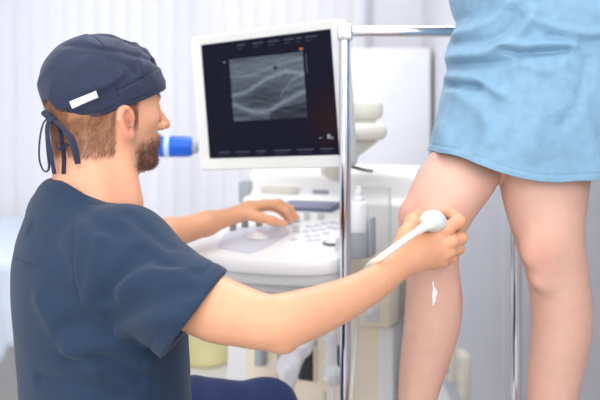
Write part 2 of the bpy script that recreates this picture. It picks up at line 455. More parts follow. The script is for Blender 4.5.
# touch area and trackball
ta = [pan(*q)[:2] for q in ((217, 248), (250, 254), (268, 247), (290, 233), (285, 228), (262, 226), (232, 228), (224, 236))]
MB().slab(list(reversed(round_poly(ta[::-1], .012, 4)))[::-1], .0025, .004, .001, zpan).build('touch_area', m_lav, cp)
def disc(px, py, r, h, m, name, dome=False, par=None):
    p = pan(px, py); pr = [(0, 0), (r, 0), (r, h * .8), (r * .9, h), (0, h)] if not dome else [(r * math.cos(a), h * math.sin(a)) for a in np.linspace(0, 1.56, 7)]
    return MB().lathe(pr, n=20).build(name, m, par or cp, loc=tuple(p))
disc(258, 238, .028, .007, m_pan, 'trackball_ring'); disc(258, 238, .020, .017, mat('white_trackball', (250, 250, 250), .15), 'trackball', True)
m_kn = mat('grey_brown_knob', (150, 146, 138), .35, var=.05); m_kw = mat('pale_grey_knob', (206, 210, 208), .35)
for px, py in ((233, 231), (245, 228), (259, 226.5), (275, 226)): disc(px, py, .0085, .02, m_kn, 'knob')
for px, py in ((296, 232), (307, 219), (321, 219), (290, 224), (297, 222)): disc(px, py, .008, .016, m_kw, 'knob')
m_bt = mat('lavender_button', (206, 207, 221), .4)
bme = None
for px, py in ((309, 227), (317, 226), (324, 224), (332, 223), (306, 232), (314, 231), (322, 230), (330, 228), (308, 237), (317, 236), (326, 234), (294, 240), (310, 241), (318, 240), (338, 224), (336, 229)):
    p = pan(px, py)
    if bme is None: b = MB().box((-.0075, -.0055, -.002), (.0075, .0055, .003), .001).build('button', m_bt, cp); bme = b.data
    else: b = link('button', bme, m_bt, cp)
    b.location = tuple(p); b.rotation_euler = (R_(10), 0, 0)
# sunken keyboard
KB = empty_part = None
kbp = MB().box((-.005, .355, -.002), (.0, .36, 0)) ; kbp.bm.free()
kx0, kx1, ky0, ky1 = pan(284, 210)[0] - .02, pan(331, 210)[0] + .01, .352, .425
kz = lambda y: zpan(0, y) + .004
kb = MB().slab(round_poly([(kx0, ky0), (kx1, ky0), (kx1 + .012, ky1), (kx0 + .0, ky1)], .004, 3), .006, .008, .002, zpan).build('keyboard', mat('slate_blue_keyboard', (104, 108, 136), .5), us)
kme = None; m_key = mat('slate_key', (150, 154, 178), .45)
for r in range(5):
    for c in range(13):
        if kme is None: k_ = MB().box((-.0052, -.0048, 0), (.0052, .0048, .005), .0015).build('key', m_key, kb); kme = k_.data
        else: k_ = link('key', kme, m_key, kb)
        y = ky0 + .009 + r * .0138; k_.location = (kx0 + .012 + c * (kx1 - kx0 - .016) / 12.6 + r * .0012, y, zpan(0, y) + .006); k_.rotation_euler = (R_(10), 0, 0)
# body behind the panel
bx0, bx1 = con(247, 190, .45)[0], con(413, 190, .45)[0]
zt = con(320, 169, .5)[2]
def prism_x(pts, x0, x1, r, name, m, par, n=5):
    """profile in (y, z) extruded along x"""
    q = round_poly(pts, r, n)
    return MB().rings([[(x0 + .01, .5 * 0 + a, b) for a, b in q] if False else [(x, a, b) for a, b in q] for x in (x0, x1)]).build(name, m, par)
zk = zpan(0, .43)
prism_x([(.425, zk - .16), (.425, zk + .004), (.455, zk + .02), (.475, zt - .006), (.52, zt), (.85, zt), (.87, zk - .16)], bx0, bx1, [.005, .006, .01, .03, .02, .03, .01], 'upper_housing', m_pan, us)
pa, pb_ = con(262, 194, .463), con(300, 186, .463)
MB().box((pa[0], .452, pa[2]), (pb_[0], .47, pb_[2]), .003).build('display_strip', mat('pale_beige_display_strip', (226, 224, 212), .4), us)
pa, pb_ = con(313, 194, .46), con(329, 190, .46)
MB().box((pa[0], .455, pa[2]), (pb_[0], .468, pb_[2]), .002).build('name_badge', mat('lavender_badge', (170, 166, 184), .4), us)
# right-hand upper face with its sunken panel
ra, rb = con(360, 240, .425), con(391, 187, .425)
rr = MB()
for lo_, hi_ in (((ra[0], .418, rb[2] - .006), (rb[0], .427, rb[2])), ((rb[0] - .005, .418, ra[2]), (rb[0], .427, rb[2]))): rr.box(lo_, hi_, .002)
rr.build('panel_frame', m_fas, us)
# lower column
lx0, lx1 = con(245, 372, .4)[0], con(392, 372, .4)[0]
MB().box((lx0, .40, .2), (lx1, .85, zk - .12), .012, 3).build('column', m_cream, us)
la = con(230, 372, .42)[0]
MB().rings([[(la - .02, .41, .05), (lx0 + .004, .41, .05), (lx0 + .004, .86, .05), (la - .02, .86, .05)], [(la, .41, con(228, 340, .42)[2]), (lx0 + .004, .41, con(228, 340, .42)[2]), (lx0 + .004, .86, .7), (la, .86, .7)], [(la + .04, .45, .80), (lx0 + .004, .45, .80), (lx0 + .004, .86, .80), (la + .04, .86, .80)]]).build('side_cover', m_pan, us, smooth=False)
MB().tube([(lx1 + .03, .44, .05), (lx1 + .035, .43, .35), (lx1 + .045, .43, .62), (lx1 + .055, .45, .8), (lx1 + .06, .5, zt - .03), (lx1 + .06, .6, zt - .02)], .03, n=12, flat=.9).build('side_bumper', m_gp, us)
MB().box((lx0 - .06, .3, .05), (lx1 + .06, .92, .2), .02, 3).build('base', m_fas, us)
for sx in (lx0 - .03, lx1 + .03):
    for sy in (.36, .86): MB().lathe([(0, -.012), (.04, -.012), (.045, -.006), (.045, .006), (.04, .012), (0, .012)], n=20, M=Matrix.Translation((sx, sy, .045)) @ Matrix.Rotation(R_(90), 4, 'Y')).build('caster', m_dark, us)
ca, cb_ = con(378, 372, .395), con(392, 372, .395)
MB().box((ca[0], .392, .2), (lx1 + .004, .5, con(378, 326, .395)[2]), .006).build('corner_cover', m_pan, us)
ga, gb_ = con(237, 204, .44), con(249, 180, .44)
MB().box((ga[0], .44, ga[2]), (gb_[0], .55, gb_[2]), .012).build('side_grip', m_gp, us)
# front details of the column
hx = con(264, 355, .395); 
MB().box((hx[0] - .03, .385, hx[2] - .12), (hx[0] + .045, .402, hx[2] + .2), .006).build('front_plate', m_cream, us)
MB().tube([(hx[0], .375, hx[2] + .12), (hx[0], .37, hx[2] + .03), (hx[0], .372, hx[2] - .02)], [.011, .013, .016], n=12).build('latch_handle', m_gp, us)
for pxa, pxb, pya, pyb in ((299, 314, 349, 379), (335, 344, 345, 382)):
    a_, b_ = con(pxa, pyb, .398), con(pxb, pya, .398)
    f_ = MB().box((a_[0] - .006, .393, a_[2] - .006), (b_[0] + .006, .401, b_[2] + .006), .002).build('socket_frame', m_cream, us)
    MB().box((a_[0], .39, a_[2]), (b_[0], .3945, b_[2]), .001).build('connector_socket', m_dark, us)
# bracket box under the cup holder
ba, bb = con(358, 326, .33), con(389, 272, .33)
MB().box((ba[0], .33, ba[2]), (bb[0], .5, bb[2]), .008).build('port_box', m_cream, us)
ia, ib = con(366, 321, .328), con(379, 303, .328)
pf = MB().box((ia[0], .318, ia[2]), (ib[0], .332, ib[2]), .003).build('port_bracket', m_fas, us)
MB().box((ia[0] + .008, .31, ia[2] + .02), (ib[0] - .012, .32, ib[2] - .008), .002).build('port_plug', m_pan, us)
# cup holders on the right edge of the panel
YC = .09
m_hol = mat('grey_holder_plastic', (172, 178, 184), .42, var=.02)
hc = con(357.5, 236, YC)
cupz0, cupz1 = con(352, 257, YC)[2], con(352, 231, YC)[2]
MB().lathe([(0, cupz0), (.026, cupz0), (.030, cupz0 + .008), (.0335, cupz1 - .003), (.0335, cupz1), (.030, cupz1), (.027, cupz0 + .01), (0, cupz0 + .01)], c=(hc[0], YC, 0), n=28).build('cup_holder', m_hol, us)
MB().box((hc[0] + .028, YC - .015, cupz0 + .004), (hc[0] + .037, YC + .02, con(370, 217, YC)[2]), .006).build('holder_clip', m_hol, us)
MB().box((hw - .03, YC - .03, cupz0 + .015), (hc[0] - .025, YC + .05, cupz1 - .012), .006).build('holder_bracket', m_fas, us)
p = pan(334, 243)
MB().lathe([(0, -.02), (.022, -.02), (.026, .0025), (.024, .003), (.021, -.016), (0, -.016)], c=tuple(p), n=20).build('probe_well', mat('dark_grey_well', (120, 126, 134), .5), us)

# monitor
MON = Matrix.Translation((-.0743, 1.925, CAMZ + .0743)) @ Matrix.Rotation(R_(-33.25), 4, 'Z') @ Matrix.Rotation(R_(3.97), 4, 'X') @ Matrix.Rotation(R_(-2.38), 4, 'Y')
MONL = US_M.inverted() @ MON
m_bez = mat('pale_monitor_plastic', (226, 228, 222), .42, var=.012)
q = round_poly([(-.212, -.163), (.206, -.163), (.206, .155), (-.212, .155)], .016, 6)
qi = round_poly([(-.181, -.136), (.181, -.136), (.181, .136), (-.181, .136)], .003, 6)
def rg(o, y, s=1, dz=0): return [(a * s, y, b * s + dz) for a, b in o]
mo = MB().rings([rg(qi, .0015), rg(qi, -.001), rg(q, -.004, .985), rg(q, 0), rg(q, .03), rg(q, .038, .97), rg(q, .07, .8), rg(q, .075, .7)]).build('monitor', m_bez, us)
mo.matrix_local = MONL
# screen picture: display content and a painted reflection, one colour per point
GX, GY = 300, 225
xs, zs = np.meshgrid(np.linspace(-.18, .18, GX + 1), np.linspace(-.135, .135, GY + 1))
u = (xs + .18) / .36; v = (.135 - zs) / .27
img = np.zeros((*u.shape, 3)) + np.array(lin((20, 20, 36)))
img += (np.array(lin((40, 24, 24))) - np.array(lin((20, 20, 36)))) * (np.exp(-((u - .97) ** 2 / .02 + (v - .72) ** 2 / .05)))[..., None]  # reddish reflection in the glass, painted into the picture
ix0, ix1, iy0, iy1 = .225, .79, .155, .685
a = (u - ix0) / (ix1 - ix0); b = (v - iy0) / (iy1 - iy0); ins = (a >= 0) & (a <= 1) & (b >= 0) & (b <= 1)
sp = rng.rayleigh(.55, u.shape); sp2 = (sp + np.roll(sp, 1, 1) + np.roll(sp, 2, 1) + np.roll(sp, -1, 1)) / 4
def nz2(fx, fy, s):
    r = np.random.RandomState(s); o = 0
    for i in range(7): o = o + np.sin(a * fx * r.uniform(.5, 1.6) + b * fy * r.uniform(.5, 1.6) * r.choice([-1, 1]) + r.uniform(0, 6.3))
    return o / 7
val = .16 + .10 * np.clip(1 - np.abs(b - .2) / .3, 0, 1) + .05 * nz2(9, 40, 1) + .05 * nz2(14, 60, 2)
def band(f, wd, amp):
    return amp * np.exp(-((b - f) / wd) ** 2)
ln = lambda A, B: np.interp(a, A, B)
def line(A, B, wd, amp): return amp * np.exp(-((b - ln(A, B)) / wd) ** 2) * (a >= A[0] - .02) * (a <= A[-1] + .02)
val = val + line([0, .3, .66, 1], [.29, .28, .16, .10], .022, .12) + line([0, .22, .36, .5, .76, 1], [.58, .54, .45, .36, .27, .33], .032, .24) + line([.7, .76, .84, 1], [.6, .52, .41, .35], .02, .16)
val = val + line([.0, .28, .5, .7, 1], [.72, .86, .88, .75, .60], .04, .24) + line([.3, .5, .75, 1], [.12, .10, .08, .07], .03, .07) + line([.78, .88, 1], [.55, .50, .46], .03, .1)
mus = np.exp(-(((a - .42) / .28) ** 2 + ((b - .66 + .2 * (a - .42)) / .18) ** 2) * 1.4)
val = val - .09 * mus + mus * .22 * np.clip(nz2(60, 30, 5) * nz2(45, 70, 6) * 3, 0, 1) - .1 * (b > .97 - .2 * a) * (a > .5)
cys = np.exp(-(((a - .63) / .028) ** 2 + ((b - .2) / .035) ** 2) ** 2); val = val * (1 - cys * .9)
val = np.clip(val * (.55 + .62 * sp2), 0, 1) ** 1.05
us_c = np.stack([val * .80, val * .95, val * 1.15], -1) * .60 + np.array(lin((26, 28, 40)))
img = np.where(ins[..., None], us_c, img)
def mark(u0, u1, v0, v1, c):
    k = (u >= u0) & (u <= u1) & (v >= v0) & (v <= v1); img[k] = lin(c)
for i, (u0, u1) in enumerate(((.30, .36), (.42, .50), (.54, .62), (.66, .73), (.75, .79), (.82, .9))): mark(u0, u1, .035, .047, (70, 72, 90)); mark(u0, u0 + (u1 - u0) * .6, .065, .073, (58, 60, 76))
mark(.77, .795, .12, .14, (190, 120, 60)); mark(.81, .815, .17, .33, (110, 114, 128)); mark(.175, .19, .165, .175, (150, 156, 168))
for k in range(5): mark(.17, .176, .3 + k * .08, .306 + k * .08, (90, 94, 108))
for u0, u1 in ((.08, .17), (.22, .33), (.38, .46), (.52, .65), (.7, .82), (.87, .96)): mark(u0, u1, .945, .957, (66, 70, 90)); mark(u0 + .01, u1 - .02, .97, .978, (50, 54, 70))
mark(.87, .885, .855, .865, (140, 146, 160)); mark(.925, .945, .835, .87, (150, 154, 166)); mark(.95, .965, .85, .875, (120, 124, 140))
Vs = np.stack([xs.ravel(), np.full(xs.size, -.0015), zs.ravel()], 1)
ii = np.arange(GY)[:, None] * (GX + 1) + np.arange(GX)[None]; Fs = np.stack([ii, ii + 1, ii + GX + 2, ii + GX + 1], -1).reshape(-1, 4)
m_scr = bpy.data.materials.new('lit_display'); m_scr.use_nodes = True; nt = m_scr.node_tree; pb2 = nt.nodes['Principled BSDF']
at = nt.nodes.new('ShaderNodeAttribute'); at.attribute_name = 'Col'; nt.links.new(at.outputs['Color'], pb2.inputs['Emission Color']); pb2.inputs['Emission Strength'].default_value = 1.0
pb2.inputs['Base Color'].default_value = (.004, .004, .006, 1); pb2.inputs['Roughness'].default_value = .25; pb2.inputs['Specular IOR Level'].default_value = .03
scr = link('screen', npmesh('screen', Vs, Fs, False, img.reshape(-1, 3)), m_scr, mo)
# monitor arm behind, to the right
def wl(px, py, d):
    return US_M.inverted() @ Vector(Pw(px, py, d))
def armbox(px0, px1, py0, py1, d0, d1, bev, name, m):
    M_ = US_M.inverted(); a_ = Pw(px0, py1, d0); b_ = Pw(px1, py0, d0)
    return MB().box((a_[0], d0, a_[2]), (b_[0], d1, b_[2]), bev, 4, M=M_).build(name, m, us)
armbox(330, 384, 98, 120, 2.12, 2.26, .02, 'swivel_head', m_cream if 0 else mat('ivory_arm_plastic', (234, 232, 220), .4))
armbox(340, 388, 123, 140, 2.10, 2.28, .018, 'swivel_neck', MATS['ivory_arm_plastic'])
armbox(346, 376, 116, 128, 2.14, 2.24, .012, 'swivel_joint', MATS['ivory_arm_plastic'])
a0 = wl(372, 134, 2.19); a1 = wl(340, 160, 2.19); a2 = wl(330, 176, 2.2)
MB().tube([a0, a1, a2], [.026, .024, .03], n=16).build('support_post', MATS['ivory_arm_plastic'], us)
MB().tube([wl(372, 109, 2.19), wl(320, 105, 2.16), wl(275, 100, 2.02)], [.02, .02, .024], n=14).build('monitor_arm', MATS['ivory_arm_plastic'], us)
MB().tube([wl(348, 166, 2.12), wl(357, 168, 2.12), wl(364, 170, 2.14), wl(372, 171, 2.2)], .004, n=8).build('monitor_cable', m_dark, us)

# gel bottle in the cup holder
bp_ = US_M @ Vector((hc[0] + .002, YC, cupz0 + .0105)); gx = 361
m_bot = mat('white_bottle_plastic', (246, 247, 250), .3, var=.01, sss=.2)
gb = empty('gel_bottle', tuple(bp_), 'white squeeze gel bottle standing in the grey cup holder', 'bottle')
zb = con(361, 203, YC)[2] - cupz0 - .0105; zt2 = con(361, 186, YC)[2] - cupz0 - .0105
MB().lathe([(0, 0), (.019, 0), (.0215, .004), (.0215, zb - .008), (.019, zb), (.013, zb + .004)], n=28).build('bottle_body', m_bot, gb)
MB().lathe([(0, zb), (.0125, zb), (.0125, zb + .012), (.009, zb + .014), (.009, zb + .026), (.0055, zb + .03), (.005, zt2), (0, zt2)], n=20).build('nozzle_cap', m_bot, gb)

# blue handset on a thin rod, behind the man's chin
m_blue = mat('bright_blue_plastic', (8, 98, 216), .35, var=.03)
hp = Pw(182, 146.5, 2.22); hs = empty('blue_handset', tuple(hp), 'bright blue handset with grey nose left of the monitor', 'handset')
s_ = 2.22 / FPX
MY = Matrix.Rotation(R_(90), 4, 'Y')
MB().lathe([(0, -24 * s_), (9.6 * s_, -24 * s_), (10.6 * s_, -22 * s_), (10.6 * s_, 5 * s_), (9.4 * s_, 10 * s_), (7.6 * s_, 11 * s_), (0, 11 * s_)], n=28, M=MY).build('handset_body', m_blue, hs)
MB().lathe([(10.65 * s_, -17 * s_), (10.8 * s_, -17 * s_), (10.8 * s_, -12 * s_), (10.65 * s_, -12 * s_)], n=28, M=MY).build('label_band', mat('pale_label', (196, 220, 240), .5), hs)
MB().lathe([(0, 11 * s_), (8 * s_, 11 * s_), (7.6 * s_, 14 * s_), (5 * s_, 17 * s_), (2.2 * s_, 18 * s_), (2.2 * s_, 21 * s_), (0, 21 * s_)], n=24, M=MY).build('nose_ring', m_gp, hs)
MB().tube([(20 * s_, 0, 0), (30 * s_, 0, 0), (60 * s_, .01, .01), (100 * s_, -.02, .06), (136 * s_, -.06, .105)], .005, n=10).build('support_rod', m_gp, hs)

# two probes in clear plastic covers hanging at the front
m_bag = mat('milky_plastic_cover', (244, 246, 250), .22, var=.04, scale=30, bump=.8, bscale=45, coat=.4, sss=.3, sssr=(.02,))
def bagged(pts, rad, lab, seed):
    P0 = Pw(*pts[0]); o = empty('covered_probe', tuple(P0), lab, 'ultrasound probe', 'probes in plastic covers')
    ax = [(Pw(*p) - P0, r) for p, r in zip(pts, rad)]
    wv = waves(seed, 130, 9)
    V, F = mesh_sdf(DISP(chain(ax, .012), lambda P: .0055 * wv(P)), np.min([a for a, _ in ax], 0) - .06, np.max([a for a, _ in ax], 0) + .06, .003)
    link('plastic_cover', npmesh('plastic_cover', V, F), m_bag, o)
    e = ax[-1][0]; MB().tube([e + np.array([0, 0, .02]), e + np.array([.002, 0, -.05]), e + np.array([.004, .02, -.22]), e + np.array([.0, .08, -.3])], .006, n=10).build('probe_cable', m_pan, o)
    MB().tube([ax[0][0] + np.array([0, 0, -.02]), ax[0][0] + np.array([0, .02, .06])], .008, n=8).build('hanging_hook', m_gp, o)
bagged([(314, 338, 2.03), (304, 346, 2.03), (294, 358, 2.02), (288, 366, 2.02), (288, 388, 2.02)], [.012, .020, .024, .024, .018], 'probe in a crumpled clear plastic cover, the wider one by the knee', 3)
bagged([(332, 318, 2.0), (331, 340, 2.0), (332, 360, 2.0), (331, 374, 2.0), (332, 380, 2.0)], [.010, .013, .012, .020, .016], 'probe in a slim clear plastic cover just left of the chrome post', 4)

#__PODIUM__
# ------------------------------------------------------------------ standing podium with chrome rail
m_chr = mat('polished_chrome', (232, 234, 238), .06, 1, var=.0)
ZPOD = .46
po = empty('standing_podium', (.36, 1.5, 0), 'patient podium with a polished chrome handrail frame', 'podium')
MB().box((-.29, -.26, .40), (.25, .31, ZPOD), .008).build('platform', mat('grey_platform_mat', (150, 152, 158), .6, bump=.4, bscale=150), po)
for sx in (-.27, .21):
    for sy in (-.23, .26): MB().box((sx - .02, sy - .02, 0), (sx + .02, sy + .02, .4), .004).build('leg', m_chr, po)
pr = .0118
YP = 1.765
for px in (345.2, 516.5):
    x = (px - CX) / FPX * YP - .36
    MB().tube([(x, YP - 1.5, ZPOD - .01), (x, YP - 1.5, Pw(0, 28, YP)[2])], pr, n=24, sub=1).build('post', m_chr, po)
    MB().lathe([(0, 0), (.03, 0), (.03, .006), (.014, .012), (.0125, .03), (0, .03)], c=(x, YP - 1.5, ZPOD), n=24).build('flange', m_chr, po)
xa, xb = (345.2 - CX) / FPX * YP - .36, (516.5 - CX) / FPX * YP - .36
zr = Pw(0, 31.5, YP)[2]
MB().tube([(xa - .002, YP - 1.5, zr), (xb + .002, YP - 1.5, zr)], pr * .97, n=24, sub=1).build('top_rail', m_chr, po)
for x in (xa, xb):
    e_ = MB().box((x - .0155, YP - 1.5 - .0155, zr - .02), (x + .0155, YP - 1.5 + .0155, zr + .0145), .005, 3)
    e_.lathe([(0, 0), (.004, 0), (.004, .004), (0, .004)], c=(0, 0, 0), n=12, M=Matrix.Translation((x, YP - 1.5 - .0155, zr - .008)) @ Matrix.Rotation(R_(90), 4, 'X'))
    e_.build('corner_clamp', m_chr, po)

#__PATIENT__
# ------------------------------------------------------------------ patient
def legtab(rows, ratio=1.0):
    y = np.array([r[0] for r in rows], float); l = np.array([r[1] for r in rows], float); r_ = np.array([r[2] for r in rows], float); d = np.array([r[3] for r in rows], float)
    z = CAMZ - (y - HY) / FPX * d; hwid = (r_ - l) / 2 / FPX * d
    return loft(z, ((l + r_) / 2 - CX) / FPX * d, d, hwid, hwid * ratio, 0, .03)
legR = legtab([(20, 480, 560, 1.56), (60, 470, 540, 1.55), (100, 459, 522, 1.54), (135, 444, 512, 1.525), (152, 433, 507, 1.51), (165, 423, 503, 1.495), (183, 412, 499, 1.48), (195, 407.5, 490, 1.475), (205, 404, 483, 1.47), (214, 401.5, 476, 1.465), (222, 401, 470, 1.46), (230, 401.5, 466, 1.46), (240, 403.5, 462, 1.46), (251, 406, 459, 1.465), (262, 407, 458, 1.47), (275, 407, 459.5, 1.475), (290, 406.5, 462, 1.48), (305, 405.5, 463, 1.485), (330, 403.5, 460, 1.49), (360, 400.5, 450, 1.50), (385, 398.5, 441.5, 1.505), (400, 397.5, 437, 1.51), (430, 396, 429, 1.515), (470, 394, 421, 1.52), (490, 392, 421, 1.52), (510, 391, 422, 1.52)], 1.02)
legL = legtab([(20, 490, 605, 1.56), (60, 490, 602, 1.55), (100, 490, 598, 1.53), (150, 495, 592, 1.495), (183, 500, 588, 1.475), (200, 503, 586, 1.47), (215, 507, 584, 1.465), (230, 511.5, 583, 1.46), (246, 517, 584, 1.46), (260, 522.5, 585.5, 1.465), (275, 527, 588, 1.47), (290, 530, 590, 1.475), (305, 531.5, 591.5, 1.48), (325, 532, 592, 1.485), (345, 531, 589, 1.49), (360, 530, 585.5, 1.495), (380, 528.5, 581, 1.50), (400, 527.5, 576.5, 1.50), (430, 527, 568, 1.505), (470, 528, 561, 1.51), (490, 528, 561, 1.51), (510, 528, 561, 1.51)], 1.02)
kneeL = U(.02, ell(Pw(537, 252, 1.422), (.026, .016, .028)), ell(Pw(541, 276, 1.432), (.018, .013, .02)))
def foot(ax, ay, dx, dy):
    n = np.array([dx, dy, 0]) / math.hypot(dx, dy); a_ = np.array([ax, ay, 0]); s = np.array([-n[1], n[0], 0])
    g = [cap(a_ + [0, 0, ZPOD + .09], a_ - n * .035 + [0, 0, ZPOD + .032], .036, .03), cap(a_ - n * .03 + [0, 0, ZPOD + .034], a_ + n * .12 + [0, 0, ZPOD + .026], .032, .026), cap(a_ + n * .02 + [0, 0, ZPOD + .06], a_ + n * .13 + [0, 0, ZPOD + .026], .036, .025)]
    for k in range(5):
        o_ = (k - 2) * .017; g.append(cap(a_ + n * .13 + s * o_ + [0, 0, ZPOD + .018], a_ + n * (.175 - .009 * abs(k - 1)) + s * o_ + [0, 0, ZPOD + .012], .012, .0095))
    return U(.018, *g)
pR = Pw(406, 500, 1.52); pL = Pw(545, 500, 1.51)
torso_c = (.42, 1.56)
ptorso = loft([1.2, 1.3, 1.42, 1.55, 1.68, 1.8, 1.87], [.42, .425, .425, .42, .42, .415, .41], [1.53, 1.54, 1.55, 1.55, 1.55, 1.55, 1.55], [.10, .12, .125, .105, .115, .13, .08], [.11, .125, .13, .125, .145, .165, .08], R_(30), .04)
fdir = np.array([-.8, -.6, 0]); sdir = np.array([.6, -.8, 0])
pc = np.array([.41, 1.55, 0])
parms = []
for sg in (-1, 1):
    sh = pc + sdir * sg * .17 + [0, 0, 1.82]; el = sh + sdir * sg * .04 + fdir * -.04 + [0, 0, -.28]; wr = el + fdir * .2 - sdir * sg * .05 + [0, 0, -.08]
    wr = el + fdir * .16 - sdir * sg * .1 + [0, 0, .16]
    g = [cap(sh, el, .043, .036), cap(el, wr, .036, .024), ell(wr + fdir * .03 + [0, 0, .03], (.04, .03, .045))]
    hd = wr + fdir * .03 + np.array([0, 0, .03])
    for k in range(4):
        b0 = hd + sdir * (-sg) * (.012 * k - .02) + [0, 0, .03]; g.append(cap(b0, b0 - sdir * sg * .03 + [0, 0, .03], .009, .007))
    g.append(cap(hd + fdir * .02, hd + fdir * .035 - sdir * sg * .03 + [0, 0, .02], .01, .008))
    parms.append(U(.012, *g))
hc_ = pc + fdir * .02 + [0, 0, 2.04]
HR = np.array([fdir, [.6, -.8, 0], [0, 0, 1.]])
phead = U(.03, ell(hc_ + fdir * -.012 + [0, 0, .03], (.092, .072, .083), HR), ell(hc_ + fdir * .035 + [0, 0, -.03], (.05, .054, .075), HR), ell(hc_ + fdir * .06 + [0, 0, -.085], (.024, .026, .022), HR), cap(hc_ + fdir * .085 + [0, 0, .01], hc_ + fdir * .103 + [0, 0, -.025], .008, .01), cap(hc_ + [0, 0, -.05] - fdir * .02, pc + [0, 0, 1.84], .048, .055),
          ell(hc_ + sdir * .073, (.018, .009, .03), HR), ell(hc_ - sdir * .073, (.018, .009, .03), HR))
phead = SUB(.01, phead, ell(hc_ + fdir * .09 + sdir * .03 + [0, 0, .006], (.014, .014, .009), HR), ell(hc_ + fdir * .09 - sdir * .03 + [0, 0, .006], (.014, .014, .009), HR))
wvP = waves(11, 55, 8)
f_leg = U(.012, U(.03, legL, kneeL, foot(pL[0], pL[1], -.75, -.66)), U(.02, legR, ell(Pw(411, 217, 1.46), (.018, .022, .026)), foot(pR[0], pR[1], -.85, -.5)))
f_pat = DISP(U(.03, f_leg, ptorso, *parms, phead), lambda P: .0008 * wvP(P))
SK_P = np.array(lin((223, 177, 157)))
V, F = mesh_sdf(f_pat, (.05, 1.2, ZPOD - .01), (.72, 1.78, 2.2), .0045)
colp = np.tile(SK_P, (len(V), 1))
X_, Y_ = proj(V)
kn = np.exp(-((X_ - 536) / 22) ** 2 - ((Y_ - 258) / 26) ** 2) * (V[:, 1] < 1.48) * .3 + np.exp(-((X_ - 408) / 14) ** 2 - ((Y_ - 222) / 24) ** 2) * .4
colp = mixc(colp, lin((222, 140, 122)), np.clip(kn, 0, .6))
colp *= (1 + .05 * waves(5, 40, 10)(V))[:, None] * np.array([1, 1, 1])
m_skinP = mat('fair_pink_skin', (236, 182, 160), .46, var=.03, scale=60, bump=.12, bscale=400, sss=.25, sssr=(.012,), attr='Col')
pt = empty('person', (.42, 1.5, ZPOD), 'standing patient in a blue disposable gown with bare legs', 'person')
put('body', V, F, m_skinP, pt, cols=colp)
# wet gel streak on the shin
gp = [march(f_leg, *q) for q in ((433, 284), (434, 290), (432.5, 295), (434.5, 299), (433, 303), (436, 293))]
V, F = mesh_sdf(U(.004, *[ell(p_ - np.array([0, .0006, 0]), (.0015 + .0009 * (i % 2), .002, .0055)) for i, p_ in enumerate(gp)]), np.min(gp, 0) - .012, np.max(gp, 0) + .012, .0009, 16)
o = put('gel_smear', V, F, mat('clear_wet_gel', (252, 248, 246), .08, var=.02, coat=1), pt); o['label'] = 'glossy whitish gel streak'
# hair of the patient
V, F = mesh_sdf(SUB(.01, U(.02, ell(hc_ - fdir * .02 + [0, 0, .035], (.1, .085, .095), HR), cap(hc_ - fdir * .085 + [0, 0, 0], hc_ - fdir * .1 + [0, 0, -.16], .04, .02)), ell(hc_ + fdir * .09 + [0, 0, -.04], (.07, .07, .1), HR)), hc_ - .25, hc_ + .2, .006)
put('hair', V, F, mat('brown_hair', (96, 66, 44), .5, bump=.6, bscale=60, var=.2), pt)
